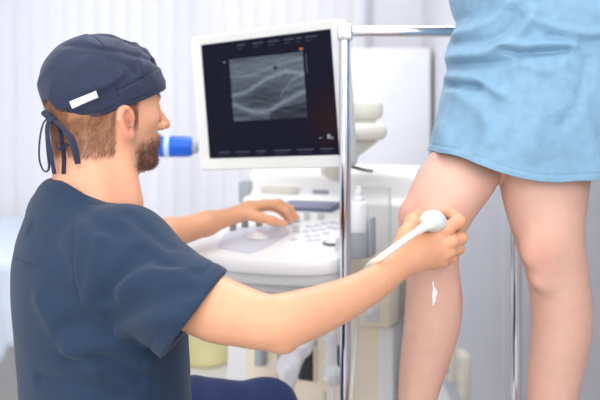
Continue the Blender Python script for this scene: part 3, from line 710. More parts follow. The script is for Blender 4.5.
# gown
m_gown = mat('blue_nonwoven_gown', (127, 166, 192), .75, var=.08, scale=55, bump=.3, bscale=330, sheen=.1)
def gown():
    yl = np.array([-60, 0, 10, 19, 31, 42, 52, 60, 68, 75, 85, 100, 125, 154, 190.]); xl = np.array([452, 453.5, 457, 461, 456.5, 452, 449.5, 450.5, 451.5, 449, 446, 443, 437, 428.5, 424])
    dL = 1.52
    zl = CAMZ - (yl - HY) / FPX * dL; Xl = (xl - CX) / FPX * dL
    zg = np.linspace(1.03, 1.46, 300)
    def sm(z, v, n=5):
        v = np.interp(zg, z[::-1], v[::-1]); return np.convolve(np.pad(v, n // 2, mode='edge'), np.ones(n) / n, 'valid')
    left = sm(zl, Xl, 9)
    segs = []
    def thz(px, py): 
        X = (px - CX) / FPX * 1.385; return X, CAMZ - (py - HY) / FPX * 1.385
    FO = [  # (points, width, amplitude, lower-side sharpness)
        ([(447, 77), (458, 80), (470, 84), (482, 86)], .006, -.012), ([(450, 69), (464, 71), (484, 78), (500, 92)], .011, .011),
        ([(506, 49), (520, 53), (545, 52), (566, 50)], .0055, -.012), ([(506, 45), (525, 45), (548, 44), (572, 45)], .010, .011), ([(515, 60), (540, 70), (560, 66)], .012, .007),
        ([(462, 50), (485, 52), (505, 45), (524, 28), (532, 12)], .010, .010), ([(470, 60), (495, 62), (520, 58)], .007, -.007),
        ([(462, 34), (485, 38), (505, 32), (520, 16)], .008, -.007), ([(458, 22), (480, 24), (500, 16), (512, 2)], .009, .008),
        ([(535, 20), (560, 30), (590, 34), (615, 30)], .009, .007), ([(548, 36), (575, 42), (610, 40)], .007, -.006),
        ([(468, 92), (484, 112), (492, 140)], .014, .007), ([(505, 75), (497, 100), (480, 128), (470, 150)], .012, -.006),
        ([(560, 80), (575, 105), (590, 140), (597, 170)], .014, .006), ([(528, 85), (535, 115), (530, 150)], .016, .005), ([(588, 60), (580, 90), (560, 125)], .012, -.005), ([(440, 110), (452, 130), (458, 155)], .012, .005)]
    lines = []
    for pts, wd, am in FO:
        lines.append((np.array([thz(*q) for q in catmull(np.array(pts, float), 8)]), wd, am))
    NT, NZ = 420, 260
    th = np.linspace(0, 2 * np.pi, NT, endpoint=False)
    hem = 1.066 + .049 * np.clip(np.cos(th - np.pi * 1.02), 0, 1) ** 1.3 + .0025 * np.sin(th * 5 + 1)
    ztop = 1.95
    rows = []
    nw, nw2, nw3, nw4 = waves(21, 26, 14), waves(22, 70, 16), waves(23, 48, 8), waves(24, 32, 8)
    for j in range(NZ):
        t = j / (NZ - 1); tt = t if t < .6 else t
        zz = hem + (1.43 - hem) * (t / .8) if t <= .8 else 1.43 + (ztop - 1.43) * ((t - .8) / .2) + 0 * th
        L = np.interp(zz, zg, left); Rt = np.interp(zz, [1.06, 1.2, 1.3, 1.42, 1.55, 1.72, 1.84, 1.95], [.575, .59, .595, .585, .56, .6, .6, .50])
        L = np.where(zz > 1.43, np.interp(zz, [1.43, 1.55, 1.72, 1.84, 1.95], [np.interp(1.43, zg, left), .285, .245, .235, .33]), L)
        cx, ax = (L + Rt) / 2, (Rt - L) / 2; cy = np.interp(zz, [1.06, 1.3, 1.9], [1.51, 1.545, 1.55]); ay = np.interp(zz, [1.06, 1.2, 1.35, 1.6, 1.8, 1.95], [.145, .165, .17, .15, .16, .07])
        c_, s_ = np.cos(th), np.sin(th); e_ = .86
        X = cx + ax * np.sign(c_) * np.abs(c_) ** e_; Y = cy + ay * np.sign(s_) * np.abs(s_) ** e_
        P = np.stack([X, Y, zz], 1); n = np.stack([c_ / ax, s_ / ay, 0 * c_], 1); n /= np.linalg.norm(n, axis=1)[:, None]
        rd = lambda v: 1 - np.minimum(np.abs(v) * 2.2, 1); dsp = .0030 * nw(P) + .0012 * nw2(P) + .0032 * rd(nw3(P)) * np.clip(nw(P * .7) + .4, 0, 1) - .0030 * rd(nw4(P))
        fr_ = s_ < .25
        for pl, wd, am in lines:
            d2 = np.full(NT, 9.)
            for k in range(len(pl) - 1):
                a_, ab = pl[k], pl[k + 1] - pl[k]; q = np.stack([X, zz], 1) - a_; h = np.clip(q @ ab / (ab @ ab), 0, 1); d2 = np.minimum(d2, np.linalg.norm(q - h[:, None] * ab, axis=1))
            dsp = dsp + am * np.exp(-(d2 / wd) ** 2) * np.where(fr_, 1, 0) * np.clip(-s_ * 3 + .5, 0, 1)
        hd = zz - hem; dsp = dsp - .0012 * np.exp(-((hd - .011) / .0016) ** 2) + .0008 * (hd < .010) + .004 * np.sin(th * 9 + 2 * np.sin(th * 2)) * np.exp(-hd / .06)
        rows.append(P + n * dsp[:, None])
    V = np.concatenate(rows); i = np.arange(NT); F = []
    for j in range(NZ - 1): F.append(np.stack([j * NT + i, j * NT + (i + 1) % NT, (j + 1) * NT + (i + 1) % NT, (j + 1) * NT + i], 1))
    return V, np.concatenate(F)
V, F = gown()
g_ = put('gown', V, F, m_gown, pt); md = g_.modifiers.new('thick', 'SOLIDIFY'); md.thickness = .0012; md.offset = -1
slv = []
for sg in (-1, 1):
    sh = pc + sdir * sg * .165 + np.array([0, 0, 1.83]); el = sh + sdir * sg * .04 - fdir * .04 + np.array([0, 0, -.25])
    V, F = mesh_sdf(DISP(cap(sh, el, .065, .06), lambda P: .003 * waves(30, 60, 10)(P)), np.minimum(sh, el) - .1, np.maximum(sh, el) + .1, .008)
    put('gown_sleeve', V, F, m_gown, pt)

#__MAN__
# ------------------------------------------------------------------ seated man
YH = R_(35); hf = np.array([math.cos(YH), math.sin(YH), 0]); hl = np.array([-hf[1], hf[0], 0]); hu = np.array([0, 0, 1.]); HRm = np.array([hf, hl, hu])
HS = .91
HC = Pw(107, 112, 1.43)
def Hd(x, y, z): return HC + (x * hf + y * hl + z * hu) * HS
def hell(c, r, R=None): return ell(Hd(*c), np.array(r) * HS, HRm if R is None else R @ HRm)
def hcap(a_, b_, ra, rb=None): return cap(Hd(*a_), Hd(*b_), ra * HS, None if rb is None else rb * HS)
capz = lambda x: .004 + .36 * (x + .01)
NB = np.array([-.318, 1.405, 1.03])
def ear(s):
    # x forward, outwards = s*y
    cx_, cz_ = .002, -.020
    rim = [(cx_ + .014 * math.cos(t) * (1.05 if math.sin(t) > 0 else .8) + .004 * math.sin(t) * -1, s * (.082 + .010 * (-math.cos(t) * .5 + .5)), cz_ + .024 * math.sin(t)) for t in np.linspace(R_(20), R_(290), 12)]
    g = [hcap(rim[i], rim[i + 1], .0042, .0042) for i in range(len(rim) - 1)]
    body = U(.006, hell((cx_ - .002, s * .079, cz_ + .002), (.016, .007, .024)), hell((cx_ + .006, s * .079, cz_ - .023), (.008, .006, .010)), *g)
    return SUB(.004, body, hell((cx_ + .004, s * .089, cz_ - .004), (.008, .012, .012)), hell((cx_ - .001, s * .092, cz_ + .010), (.007, .007, .010)))
head = U(.022, hell((-.014, 0, .034), (.100, .078, .088)), hell((.03, 0, .04), (.062, .064, .06)), hell((.036, 0, -.02), (.052, .059, .08)))
head = U(.020, head, hcap((-.004, .052, -.045), (.055, .028, -.088), .02, .018), hcap((-.004, -.052, -.045), (.055, -.028, -.088), .02, .018), hell((.079, 0, -.090), (.021, .026, .020)), hell((.070, 0, -.052), (.029, .036, .03)), hell((.055, .044, -.012), (.026, .018, .02)), hell((.055, -.044, -.012), (.026, .018, .02)))
head = U(.010, head, hcap((.080, .036, .027), (.089, .008, .024), .010, .010), hcap((.080, -.036, .027), (.089, -.008, .024), .010, .010))
head = SUB(.010, head, hell((.093, .033, .006), (.015, .017, .010)), hell((.093, -.033, .006), (.015, .017, .010)))
head = U(.007, head, hcap((.089, 0, .020), (.119, 0, -.022), .007, .0092), hell((.104, .0115, -.026), (.011, .008, .008)), hell((.104, -.0115, -.026), (.011, .008, .008)), hcap((.095, -.014, -.049), (.0995, 0, -.047), .005, .006), hcap((.095, .014, -.049), (.0995, 0, -.047), .005, .006), hcap((.094, -.012, -.058), (.0985, 0, -.059), .005, .0065), hcap((.094, .012, -.058), (.0985, 0, -.059), .005, .0065))
head = U(.0045, head, hell((.0775, .033, .0105), (.0135, .015, .0085)), hell((.0775, -.033, .0105), (.0135, .015, .0085)), hell((.0765, .033, .001), (.0125, .014, .0065)), hell((.0765, -.033, .001), (.0125, .014, .0065)))
neck = U(.02, cap(Hd(-.028, 0, -.03), NB + [-.01, 0, 0], .057, .063), cap(Hd(-.05, 0, -.02), NB + [-.03, -.01, 0], .045, .055), cap(Hd(.0, -.058, -.045), NB + [.045, -.02, .0], .018, .016))
head = U(.016, U(.03, head, neck), ear(-1), ear(1))
BF = R_(30); bf = np.array([math.cos(BF), math.sin(BF), 0]); bl_ = np.array([-bf[1], bf[0], 0])
def tor(rows, wid, d=1.40):
    y = np.array([r[0] for r in rows], float); l = np.array([r[1] for r in rows], float); r_ = np.array([r[2] for r in rows], float); wd = np.array(wid, float)
    z = CAMZ - (y - HY) / FPX * d; hwid = (r_ - l) / 2 / FPX * d; b_ = np.sqrt(np.maximum(hwid ** 2 - (wd * math.sin(R_(19))) ** 2, .0009)) / math.cos(R_(19))
    return z, ((l + r_) / 2 - CX) / FPX * d, np.full(len(y), d), b_, wd
rowsT = [(177, 44, 98), (185, 38.5, 104), (200, 31, 116), (212, 26, 134), (240, 16.5, 164), (265, 12, 178), (300, 13, 184), (330, 16, 186), (370, 19.5, 188), (400, 21.5, 190), (440, 20, 196), (470, 22, 200)]
widT = [.06, .075, .10, .13, .17, .185, .185, .18, .175, .175, .18, .18]
SR = Pw(121, 257, 1.30); SL = np.array([-.425, 1.56, .985])
armR = [(SR, .050), (Pw(204, 303, 1.21), .047), (Pw(240, 316, 1.18), .0405), (Pw(265, 322, 1.16), .0365), (Pw(283, 321, 1.155), .0355), (Pw(308, 314, 1.175), .0340), (Pw(345, 299, 1.215), .0288), (Pw(375, 283, 1.26), .0242), (Pw(394, 268, 1.295), .0218)]
_q = catmull(np.array([[*p, q] for p, q in armR]), 4); armR = [(p[:3], p[3]) for p in _q]
armL = [(SL, .048), (np.array([-.43, 1.70, .93]), .044), (Pw(108, 252, 1.84), .039), (Pw(170, 234, 1.86), .034), (Pw(207, 223.5, 1.91), .026), (Pw(237, 214.5, 1.96), .0185)]
# right hand, gripping the probe like a pen
def ch(*p, k=.006): return chain([(Pw(a_, b_, c_), r_) for a_, b_, c_, r_ in p], k)
palmR = U(.018, cap(Pw(394, 267, 1.297), Pw(414, 252, 1.325), .0205, .024), cap(Pw(400, 262, 1.31), Pw(434, 258, 1.345), .019, .016), cap(Pw(410, 250, 1.325), Pw(437, 238, 1.345), .021, .013), cap(Pw(412, 256, 1.325), Pw(439, 248, 1.34), .02, .014))
idxR = ch((436, 238, 1.343, .0125), (447, 229, 1.335, .0108), (459, 220.5, 1.348, .0100), (453, 215, 1.372, .0088), (446, 213, 1.395, .0076))
midR = ch((440, 247, 1.342, .0125), (451, 241, 1.336, .0108), (460.5, 238, 1.352, .0098), (457, 232, 1.378, .0088), (449, 229, 1.398, .0078))
rinR = ch((438, 256, 1.345, .012), (449, 251, 1.340, .0103), (458, 248.5, 1.358, .0094), (454, 243, 1.382, .0085), (446, 241, 1.400, .0075))
pinR = ch((432, 263, 1.350, .011), (443, 260, 1.347, .0092), (452, 257, 1.363, .0083), (449, 252, 1.385, .0076), (442, 250, 1.398, .0068))
thuR = ch((404, 250, 1.318, .018), (407, 236, 1.330, .0145), (413.5, 222, 1.352, .0122), (420, 217.5, 1.374, .0108), (427, 217, 1.392, .0088), k=.01)
handR = U(.010, palmR, U(.0018, idxR, midR, rinR, pinR), thuR)
# left hand on the console knobs
palmL = U(.015, cap(Pw(237, 214.5, 1.96), Pw(250, 209.5, 1.975), .0165, .018), cap(Pw(247, 210, 1.975), Pw(266, 204, 1.985), .0165, .011), cap(Pw(248, 210, 1.99), Pw(265, 206, 2.03), .016, .011))
idxL = ch((264, 204.5, 1.975, .0115), (275, 204.5, 1.97, .0095), (286, 211, 1.975, .0088), (291.5, 219.5, 1.985, .0072))
midL = ch((266, 204, 2.0, .0115), (279, 203, 2.0, .0095), (290, 209, 2.0, .0088), (296, 217, 2.0, .0072))
rinL = ch((266, 205, 2.02, .011), (279, 205, 2.025, .0092), (289, 212, 2.03, .0085), (293, 218, 2.03, .0070))
pinL = ch((264, 207, 2.04, .0095), (275, 208, 2.05, .008), (284, 214, 2.055, .0075), (287, 219, 2.055, .0062))
thuL = ch((248, 214, 1.955, .0145), (260, 217.5, 1.945, .0115), (272, 220.5, 1.945, .0098), (284, 223.5, 1.955, .0080), k=.008)
handL = U(.010, palmL, U(.0018, idxL, midL, rinL, pinL), thuL)
skinT = loft(*[(v - .018 if i in (3, 4) else v) for i, v in enumerate(tor(rowsT[2:], widT[2:]))], BF, .03)
hipL, hipR = np.array([-.385, 1.50, .62]), np.array([-.265, 1.30, .62])
knL, knR = Pw(267, 411, 1.75), np.array([-.02, .98, .60])
anL, anR = np.array([-.075, 1.72, .1]), np.array([-.05, 1.0, .1])
wvS = waves(41, 70, 10)
f_man = U(.02, head, skinT, U(.012, chain(armR, .004), ell(Pw(283, 340, 1.155), (.018, .02, .018)), handR), U(.012, chain(armL, .015), handL), U(.02, cap(hipL, knL, .06, .048), cap(knL, anL, .045, .035), cap(hipR, knR, .06, .048), cap(knR, anR, .045, .035)))
f_man = DISP(f_man, lambda P: .0005 * wvS(P))
V, F = mesh_sdf(f_man, (-.62, .88, .02), (.36, 2.14, 1.36), .0026)
SK = np.array(lin((226, 166, 128)))
Lh = (V - HC) @ HRm.T / HS
col = np.tile(SK, (len(V), 1))
hd_ = (np.abs(Lh) < .16).all(1).astype(float)
col = mixc(col, lin((232, 170, 136)), hd_ * .7)
col = mixc(col, lin((214, 120, 96)), hd_ * np.exp(-((Lh[:, 0] - .002) / .02) ** 2 - ((Lh[:, 2] + .020) / .03) ** 2) * sstep(.074, .084, np.abs(Lh[:, 1])) * .6)
col = mixc(col, lin((196, 110, 92)), hd_ * sstep(.086, .091, Lh[:, 0]) * (np.abs(Lh[:, 1]) < .02) * np.exp(-((Lh[:, 2] + .053) / .007) ** 2) * .7)
brow = hd_ * np.exp(-((Lh[:, 2] - .030 - .1 * (np.abs(Lh[:, 1]) - .03)) / .0045) ** 2) * (np.abs(Lh[:, 1]) > .012) * (np.abs(Lh[:, 1]) < .05) * (Lh[:, 0] > .06)
col = mixc(col, lin((110, 76, 54)), brow * .8)
bz = Lh[:, 2]; by = np.abs(Lh[:, 1]); bx_ = Lh[:, 0]
beard_w = hd_ * sstep(.004, .045, bx_) * sstep(-.026, -.062, bz + .35 * np.clip(bx_ - .09, -.05, 0) * -1 * 0 + .012 * sstep(.085, .06, bx_)) * (1 - hd_ * np.exp(-((bz + .053) / .005) ** 2) * (by < .02) * (bx_ > .085)) * sstep(-.115, -.1, bz)
col = mixc(col, lin((138, 90, 64)), beard_w * .6)
hairw = hd_ * sstep(.0, -.012, bz - capz(bx_) - .09) * np.maximum(sstep(-.012, -.022, bx_) * sstep(-.088, -.06, bz + .1 * np.clip(bx_ + .06, -.1, 0)), sstep(.004, .010, bx_) * sstep(.036, .026, bx_) * sstep(-.034, -.022, bz))
hairw = hairw * (np.abs(ear(-1)(V)) > .002) * (np.abs(ear(1)(V)) > .002)
col = mixc(col, lin((150, 98, 62)), hairw * .75)
chin = hd_ * beard_w * np.exp(-((bx_ - .09) / .03) ** 2 - ((bz + .085) / .03) ** 2)
col = mixc(col, lin((84, 54, 40)), np.clip(chin, 0, 1) * .7)
col *= (1 + .04 * waves(6, 60, 10)(V))[:, None]
m_skinM = mat('tan_skin', (238, 192, 156), .45, var=.03, scale=80, bump=.15, bscale=420, sss=.2, sssr=(.01,), attr='Col')
mn = empty('person', (-.33, 1.4, 0), 'seated bearded man in navy scrubs and cap holding an ultrasound probe', 'person')
put('body', V, F, m_skinM, mn, cols=col)
# hair and beard strands
def strands(sel_p, dirf, ln, wd, n, name, m, jit=.35, lift=.25):
    ids = rng.choice(len(sel_p), min(n, len(sel_p) * 4)); P0 = sel_p[ids] + rng.normal(0, .0012, (len(ids), 3)); N = grad(head, P0)
    D = dirf(P0); D = D - N * (D * N).sum(1)[:, None]; D /= np.linalg.norm(D, axis=1)[:, None] + 1e-9
    D = D + rng.normal(0, jit, D.shape) + N * lift; D /= np.linalg.norm(D, axis=1)[:, None]
    L = ln * rng.uniform(.6, 1.3, (len(ids), 1)); s = np.cross(D, N); s /= np.linalg.norm(s, axis=1)[:, None] + 1e-9
    b0 = P0 - N * .0001; mid = b0 + D * L * .55 + N * L * .06; tip = b0 + D * L - N * L * .02
    V = np.stack([b0 - s * wd, b0 + s * wd, mid + s * wd * .8, mid - s * wd * .8, tip], 1).reshape(-1, 3); k = np.arange(len(ids)) * 5
    F = [(a_, a_ + 1, a_ + 2, a_ + 3) for a_ in k] + [(a_ + 3, a_ + 2, a_ + 4) for a_ in k]
    return put(name, V, F, m, mn)
onh = (np.abs(head(V)) < .0015) & (hd_ > 0)
hz = onh & (bz < capz(bx_) + .07) & (bx_ < .032) & (np.abs(ear(-1)(V)) > .003) & (np.abs(ear(1)(V)) > .003)
hz = onh & (hairw > .3) & ((bz < capz(bx_) + .010) | (bx_ < -.088)) 
m_hair = mat('ginger_brown_hair', (142, 92, 60), .5, var=.3, scale=300, sheen=.1)
strands(V[hz], lambda P: np.tile(np.array([0, 0, -1.]), (len(P), 1)) - .45 * hf, .013, .00022, 9000, 'hair', m_hair, .16, .05)
bs = onh & (beard_w > rng.uniform(.25, 1.0, len(beard_w)))
strands(V[bs], lambda P: np.tile(np.array([0, 0, -1.]), (len(P), 1)) + .35 * hf, .0055, .00024, 6000, 'beard', mat('dark_brown_beard', (92, 58, 40), .5, var=.3, scale=300), .35, .22)
# eyes
for sy in (.033, -.033):
    ey = MB().lathe([(.0105 * math.sin(t), .0105 * math.cos(t)) for t in np.linspace(.001, 3.14, 14)], n=18, c=(0, 0, 0)).build('eyeball', mat('eye_white', (236, 232, 226), .15), mn, loc=tuple(Hd(.0775, sy, .006) - np.array(mn.location)))
# scrub top
m_scrub = mat('navy_scrub_cotton', (24, 48, 74), .85, var=.05, scale=30, bump=.25, bscale=500, sheen=.08)
zT, cxT, cyT, bT, wT = tor(rowsT, widT)
topb = loft(zT, cxT, cyT, bT, wT, BF, .02)
hemR = Pw(195, 314, 1.215); axR = hemR - SR; axR /= np.linalg.norm(axR)
hemL = np.array([-.43, 1.73, .915]); axL = hemL - SL; axL /= np.linalg.norm(axL)
nR = np.array([.81, -.06, -.59]); nR /= np.linalg.norm(nR)
slR = CUT(U(.02, cap(SR, hemR, .075, .072), cap(hemR, hemR + nR * .1, .072, .072)), lambda P: (P - hemR) @ nR)
slL = CUT(cap(SL, hemL + axL * .05, .07, .068), lambda P: (P - hemL) @ axL)
shR = U(.03, cap(NB + [.015, -.03, -.06], SR, .05, .075)); shL = cap(NB + [-.03, .055, -.015], SL, .048, .068)
top = U(.035, topb, shR, shL, slR, slL)
w1, w2 = waves(51, 28, 12), waves(52, 75, 14)
# folds: fans of creases from the armpit and across the back (real relief in the cloth)
def foldline(pts, wd, am, k=8):
    C_ = catmull(np.array([march(top, *q) for q in pts]), k); return C_, wd, am
FL = [foldline(*a_) for a_ in (
    ([(112, 318), (150, 300), (190, 290)], .012, -.006), ([(120, 332), (150, 322), (175, 318)], .010, .006), ([(108, 300), (125, 270), (150, 255)], .012, -.006), ([(88, 300), (95, 270), (100, 240)], .012, .004),
    ([(118, 290), (150, 275), (185, 270)], .010, .005), ([(60, 330), (85, 322), (110, 330)], .012, -.005), ([(70, 350), (110, 345), (150, 365)], .012, .006), ([(65, 362), (105, 360), (140, 380)], .010, -.006), ([(40, 300), (60, 335), (95, 370)], .014, .005), ([(40, 380), (80, 384), (120, 396)], .012, -.005),
    ([(75, 205), (100, 225), (120, 232)], .012, -.004), ([(130, 215), (150, 232), (170, 246)], .010, -.004), ([(140, 250), (165, 265), (195, 272)], .009, -.004), ([(30, 230), (50, 245), (66, 270)], .012, -.004))]
SEAM = [foldline(*a_) for a_ in (([(16, 258), (35, 266), (55, 273), (73, 279)], .0024, .0026, 14), ([(75, 210), (74, 240), (73, 270), (80, 300)], .0024, .0032, 14), ([(200, 322), (181, 352)], .0016, 0, 8))]
X62, X128 = Pw(62, 181, 1.37)[0], Pw(128, 207, 1.36)[0]
def neckhole(P):
    zc_ = 1.066 - .38 * np.maximum(P[:, 0] - X62, 0)
    r = np.linalg.norm((P - NB)[:, :2] - np.array([.0, .0]), axis=1) - .079
    return np.maximum(r, zc_ - P[:, 2])
def fold_disp(P):
    o = -.0025 * w1(P) - .0008 * w2(P)
    for C_, wd, am in FL + SEAM:
        lo_, hi_ = C_.min(0) - 3 * wd, C_.max(0) + 3 * wd; k = ((P > lo_) & (P < hi_)).all(1)
        if k.any() and am:
            q = P[k]; d2 = np.full(len(q), 9.)
            for i in range(len(C_) - 1):
                ab = C_[i + 1] - C_[i]; r = q - C_[i]; h = np.clip(r @ ab / (ab @ ab + 1e-12), 0, 1); d2 = np.minimum(d2, np.linalg.norm(r - h[:, None] * ab, axis=1))
            o[k] += (-1.5 * am if wd > .005 else am) * np.exp(-(d2 / wd) ** 2)
    nh = neckhole(P); o += .0018 * np.exp(-((nh - .018) / .0018) ** 2) * (P[:, 2] > .98)
    for hm, n_ in ((hemR, nR), (hemL, axL)):
        t = (P - hm) @ n_; near = np.linalg.norm(P - hm, axis=1) < .12; o += near * (.0022 * np.exp(-((t + .022) / .0018) ** 2) + .001 * np.exp(-((t + .027) / .0012) ** 2))
    return o
top = DISP(top, fold_disp)
top = SUB(.004, top, leaf(neckhole), cap(NB + [-.008, 0, -.02], NB + [-.01, 0, .2], .064), cap(hemR - nR * .01, hemR + nR * .12,   .058, .061), cap(hemL - axL * .035, hemL + axL * .12, .064))
V, F = mesh_sdf(top, (-.62, 1.1, .58), (-.06, 1.85, 1.12), .0026)
put('scrub_top', V, F, m_scrub, mn)
# trousers and shoes
m_tr = mat('navy_scrub_trousers', (32, 50, 98), .85, var=.05, scale=30, bump=.25, bscale=500, sheen=.08)
w3 = waves(61, 60, 12)
tro = U(.035, cap(hipL + [.02, -.02, -.01], hipR + [0, 0, -.01], .105, .105), cap(hipL + [0, 0, .012], knL, .094, .058), cap(knL, anL + [0, 0, .03], .058, .054), cap(hipR, knR, .09, .062), cap(knR, anR + [0, 0, .03], .060, .055))
tro = DISP(CUT(tro, lambda P: .09 - P[:, 2]), lambda P: -.003 * w3(P) - .004 * np.exp(-((P - knL) @ np.array([.9, .42, 0]) + .16) ** 2 / .0003) * (P[:, 1] > 1.4))
V, F = mesh_sdf(tro, (-.56, .86, .05), (.12, 1.92, .8), .005)
put('trousers', V, F, m_tr, mn)
m_shoe = mat('white_clog', (232, 232, 234), .5)
for an, dr in ((anL, np.array([.6, -.8, 0])), (anR, np.array([.3, -.95, 0]))):
    c = np.array([an[0], an[1], 0]); f_ = U(.02, cap(c - dr * .05 + [0, 0, .045], c + dr * .13 + [0, 0, .038], .045, .038), cap(c + [0, 0, .07], c + dr * .05 + [0, 0, .06], .045, .04)); f_ = CUT(f_, lambda P: -P[:, 2] + .001)
    V, F = mesh_sdf(f_, c - [.22, .24, .02], c + [.22, .24, .15], .006); put('shoe', V, F, m_shoe, mn)
# scrub cap
m_cap = mat('dark_navy_cap_cotton', (36, 44, 70), .8, var=.06, scale=40, bump=.3, bscale=450, sheen=.12)
crown = U(.03, hell((-.012, 0, .038), (.110, .0865, .090)), hell((-.022, 0, .062), (.094, .082, .074)), hell((.028, 0, .052), (.074, .072, .064)))
wc1, wc2, wc3, wc4 = waves(71, 38, 12), waves(72, 85, 12), waves(73, 36, 6), waves(74, 52, 6)
def capd(P):
    q = (P - HC) @ HRm.T / HS; e = q[:, 2] - capz(q[:, 0])
    g = lambda v, wd: np.exp(-(v / wd) ** 2)
    o = -.0026 * wc1(P) - .0010 * wc2(P) + .0042 * (1 - np.minimum(np.abs(wc3(P)) * 2.4, 1)) - .0034 * (1 - np.minimum(np.abs(wc4(P)) * 2.6, 1))
    o = o * sstep(.004, .034, e) - .0015 * sstep(.03, .0, e)
    o += .0022 * g(e - .036 - .12 * np.clip(q[:, 0], -1, .2), .0016) * (q[:, 0] > -.02) - .0012 * sstep(.038, .034, e - .12 * q[:, 0]) * (q[:, 0] > -.02)
    o += .002 * g(q[:, 0] + .02 + .25 * (q[:, 2] - .05), .0016) * (e > .02) * (q[:, 0] > -.06)
    o += .0018 * g(np.abs(q[:, 1]) - .030 - .08 * (q[:, 0]), .0016) * (q[:, 2] > .07)
    o += .0016 * g(e - .007, .0014) - .0035 * g(e - .055, .012) * g(q[:, 0] + .06, .03) + .004 * g(e - .085 + .5 * (q[:, 0] - .02), .006) * g(q[:, 1] + .05, .04)
    o -= .003 * g(q[:, 0] - .055 - .3 * q[:, 1], .007) * (q[:, 2] > .06)
    return o
def cape(P):
    q = (P - HC) @ HRm.T / HS; return capz(q[:, 0]) - .004 * np.exp(-((q[:, 0] + .05) / .03) ** 2) - q[:, 2]
f_cap0 = DISP(crown, capd)
f_cap = SUB(.003, CUT(f_cap0, cape), OFF(crown, -.007), hell((-.122, -.012, .004), (.022, .020, .017)))
V, F = mesh_sdf(f_cap, HC - [.2, .2, .09], HC + [.2, .2, .18], .0024)
sc_ = put('scrub_cap', V, F, m_cap, mn); sc_['label'] = 'dark navy tie-back scrub cap'
# white label on the cap
lp = []
A_, B_, C2, D_ = np.array([69.5, 101.5]), np.array([96, 90.5]), np.array([98.5, 97]), np.array([72.5, 108.5])
NLX, NLY = 14, 5
for j in range(NLY + 1):
    for i in range(NLX + 1):
        s, t = i / NLX, j / NLY; q = (A_ * (1 - s) + B_ * s) * (1 - t) + (D_ * (1 - s) + C2 * s) * t; lp.append(march(f_cap0, *q))
lp = np.array(lp); N = grad(f_cap0, lp); n = len(lp)
ii = np.arange(NLY)[:, None] * (NLX + 1) + np.arange(NLX)[None]; F1 = np.stack([ii, ii + 1, ii + NLX + 2, ii + NLX + 1], -1).reshape(-1, 4)
lb = put('label_patch', lp + N * .0012, F1, mat('white_label_cloth', (244, 244, 246), .7, var=.02), sc_); lb['label'] = 'small blank white patch'; md = lb.modifiers.new('thick', 'SOLIDIFY'); md.thickness = .0012; md.offset = 0
# tie tapes
off_ = Vector(mn.location)
def tape(pts, r, name='tie_tape', flat=.28): return MB().tube([Pw(*p) for p in pts], r, n=10, sub=8, flat=flat).build(name, m_cap, sc_, world=True)
kd = 1.362
tape([(49, 117, kd), (43, 124, kd - .005), (39.5, 142, kd - .01), (39.5, 160, kd - .01), (44, 171, kd - .005), (49, 168, kd), (47.5, 150, kd + .005), (46.5, 132, kd + .004), (49, 119, kd)], .0042)
tape([(50, 117, kd - .004), (47, 130, kd - .012), (50, 150, kd - .014), (54.5, 174, kd - .01)], .0040)
tape([(52, 117, kd - .002), (59, 128, kd - .012), (62, 142, kd - .02), (64, 158, kd - .02), (63.5, 174, kd - .018)], .0045)
tape([(52, 118, kd - .006), (62, 127, kd - .022), (71, 138, kd - .032), (75.5, 152, kd - .036), (78, 164, kd - .036)], [.005, .006, .0075, .0075, .006])
tape([(62, 140, kd - .022), (56, 146, kd - .024), (60, 149, kd - .026), (68, 144, kd - .03)], .0042)
tape([(45, 113, kd), (49, 116, kd - .006), (54, 121, kd - .008)], .0075, 'tie_knot', .8)

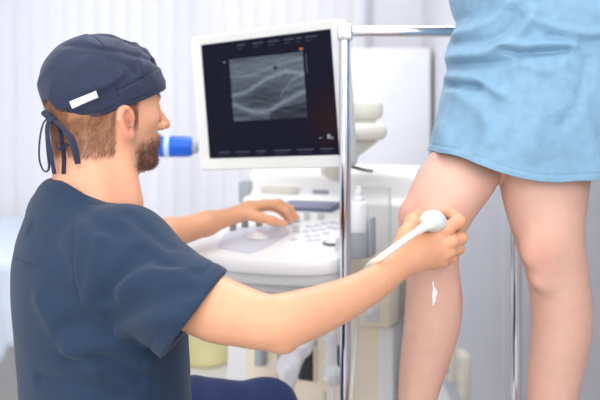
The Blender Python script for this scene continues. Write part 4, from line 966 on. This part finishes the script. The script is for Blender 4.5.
# ultrasound probe in the man's hand
pb0 = Pw(433, 222.5, 1.318); tip = march(f_leg, 433, 219); dirp = tip - pb0; Lp = np.linalg.norm(dirp); dirp /= Lp
pr_ = empty('ultrasound_probe', tuple(pb0), 'white corded ultrasound probe gripped in the right hand on the knee', 'ultrasound probe')
up_ = np.array([-.35, 0, .94]); sx_ = np.cross(up_, dirp); sx_ /= np.linalg.norm(sx_); up_ = np.cross(dirp, sx_)
RP = np.array([sx_, dirp, up_]) @ np.array([[math.cos(.42), 0, -math.sin(.42)], [0, 1, 0], [math.sin(.42), 0, math.cos(.42)]]).T if False else np.array([sx_ * math.cos(.45) + up_ * math.sin(.45), dirp, up_ * math.cos(.45) - sx_ * math.sin(.45)])
if RP[0][0] < 0: RP[0] *= -1
fpb = U(.014, ell(pb0 + dirp * .022, (.0215, .030, .0165), RP), cap(pb0 + dirp * .03, tip - dirp * .006, .013, .012))
V, F = mesh_sdf(fpb, np.minimum(pb0, tip) - .05, np.maximum(pb0, tip) + .05, .0016)
put('probe_housing', V, F, mat('pale_blue_grey_probe', (214, 222, 228), .35, var=.01), pr_)
m_cab = mat('ivory_cable_rubber', (232, 232, 218), .45, var=.02)
c0 = Pw(424, 227, 1.306)
MB().tube([Pw(432, 223, 1.312), c0, Pw(417, 232, 1.292)], [.0095, .0075, .0058], n=14).build('strain_relief', m_cab, pr_, world=True)
MB().tube([c0, Pw(417, 231.5, 1.293), Pw(405, 240, 1.274), Pw(392, 249.5, 1.262), Pw(379, 259, 1.268), Pw(368, 268, 1.31), Pw(361, 288, 1.45), Pw(357.5, 315, 1.6), Pw(354.5, 350, 1.66), Pw(351, 400, 1.68), Pw(346, 440, 1.70), np.array([.07, 1.80, .44]), np.array([.06, 1.95, .42]), np.array([.06, 2.1, .5])], .0052, n=12, sub=10).build('cable', m_cab, pr_, world=True)

# stool under the man
st = empty('stool', (-.325, 1.40, 0), 'round grey padded stool under the seated man', 'stool')
MB().lathe([(0, .43), (.17, .43), (.19, .445), (.19, .49), (.17, .51), (0, .515)], n=32).build('seat', mat('grey_vinyl_seat', (120, 124, 132), .5), st)
MB().lathe([(0, .06), (.03, .06), (.025, .43), (0, .43)], n=20).build('gas_column', m_chr, st)
for k in range(5):
    a_ = k * 2 * math.pi / 5 + .3; MB().tube([(0, 0, .09), (.23 * math.cos(a_), .23 * math.sin(a_), .06)], [.022, .016], n=10, sub=1).build('foot', m_chr, st)
    MB().lathe([(0, -.012), (.024, -.012), (.026, 0), (.024, .012), (0, .012)], n=14, M=Matrix.Translation((.23 * math.cos(a_), .23 * math.sin(a_), .026)) @ Matrix.Rotation(R_(90), 4, 'X')).build('caster', m_dark, st)
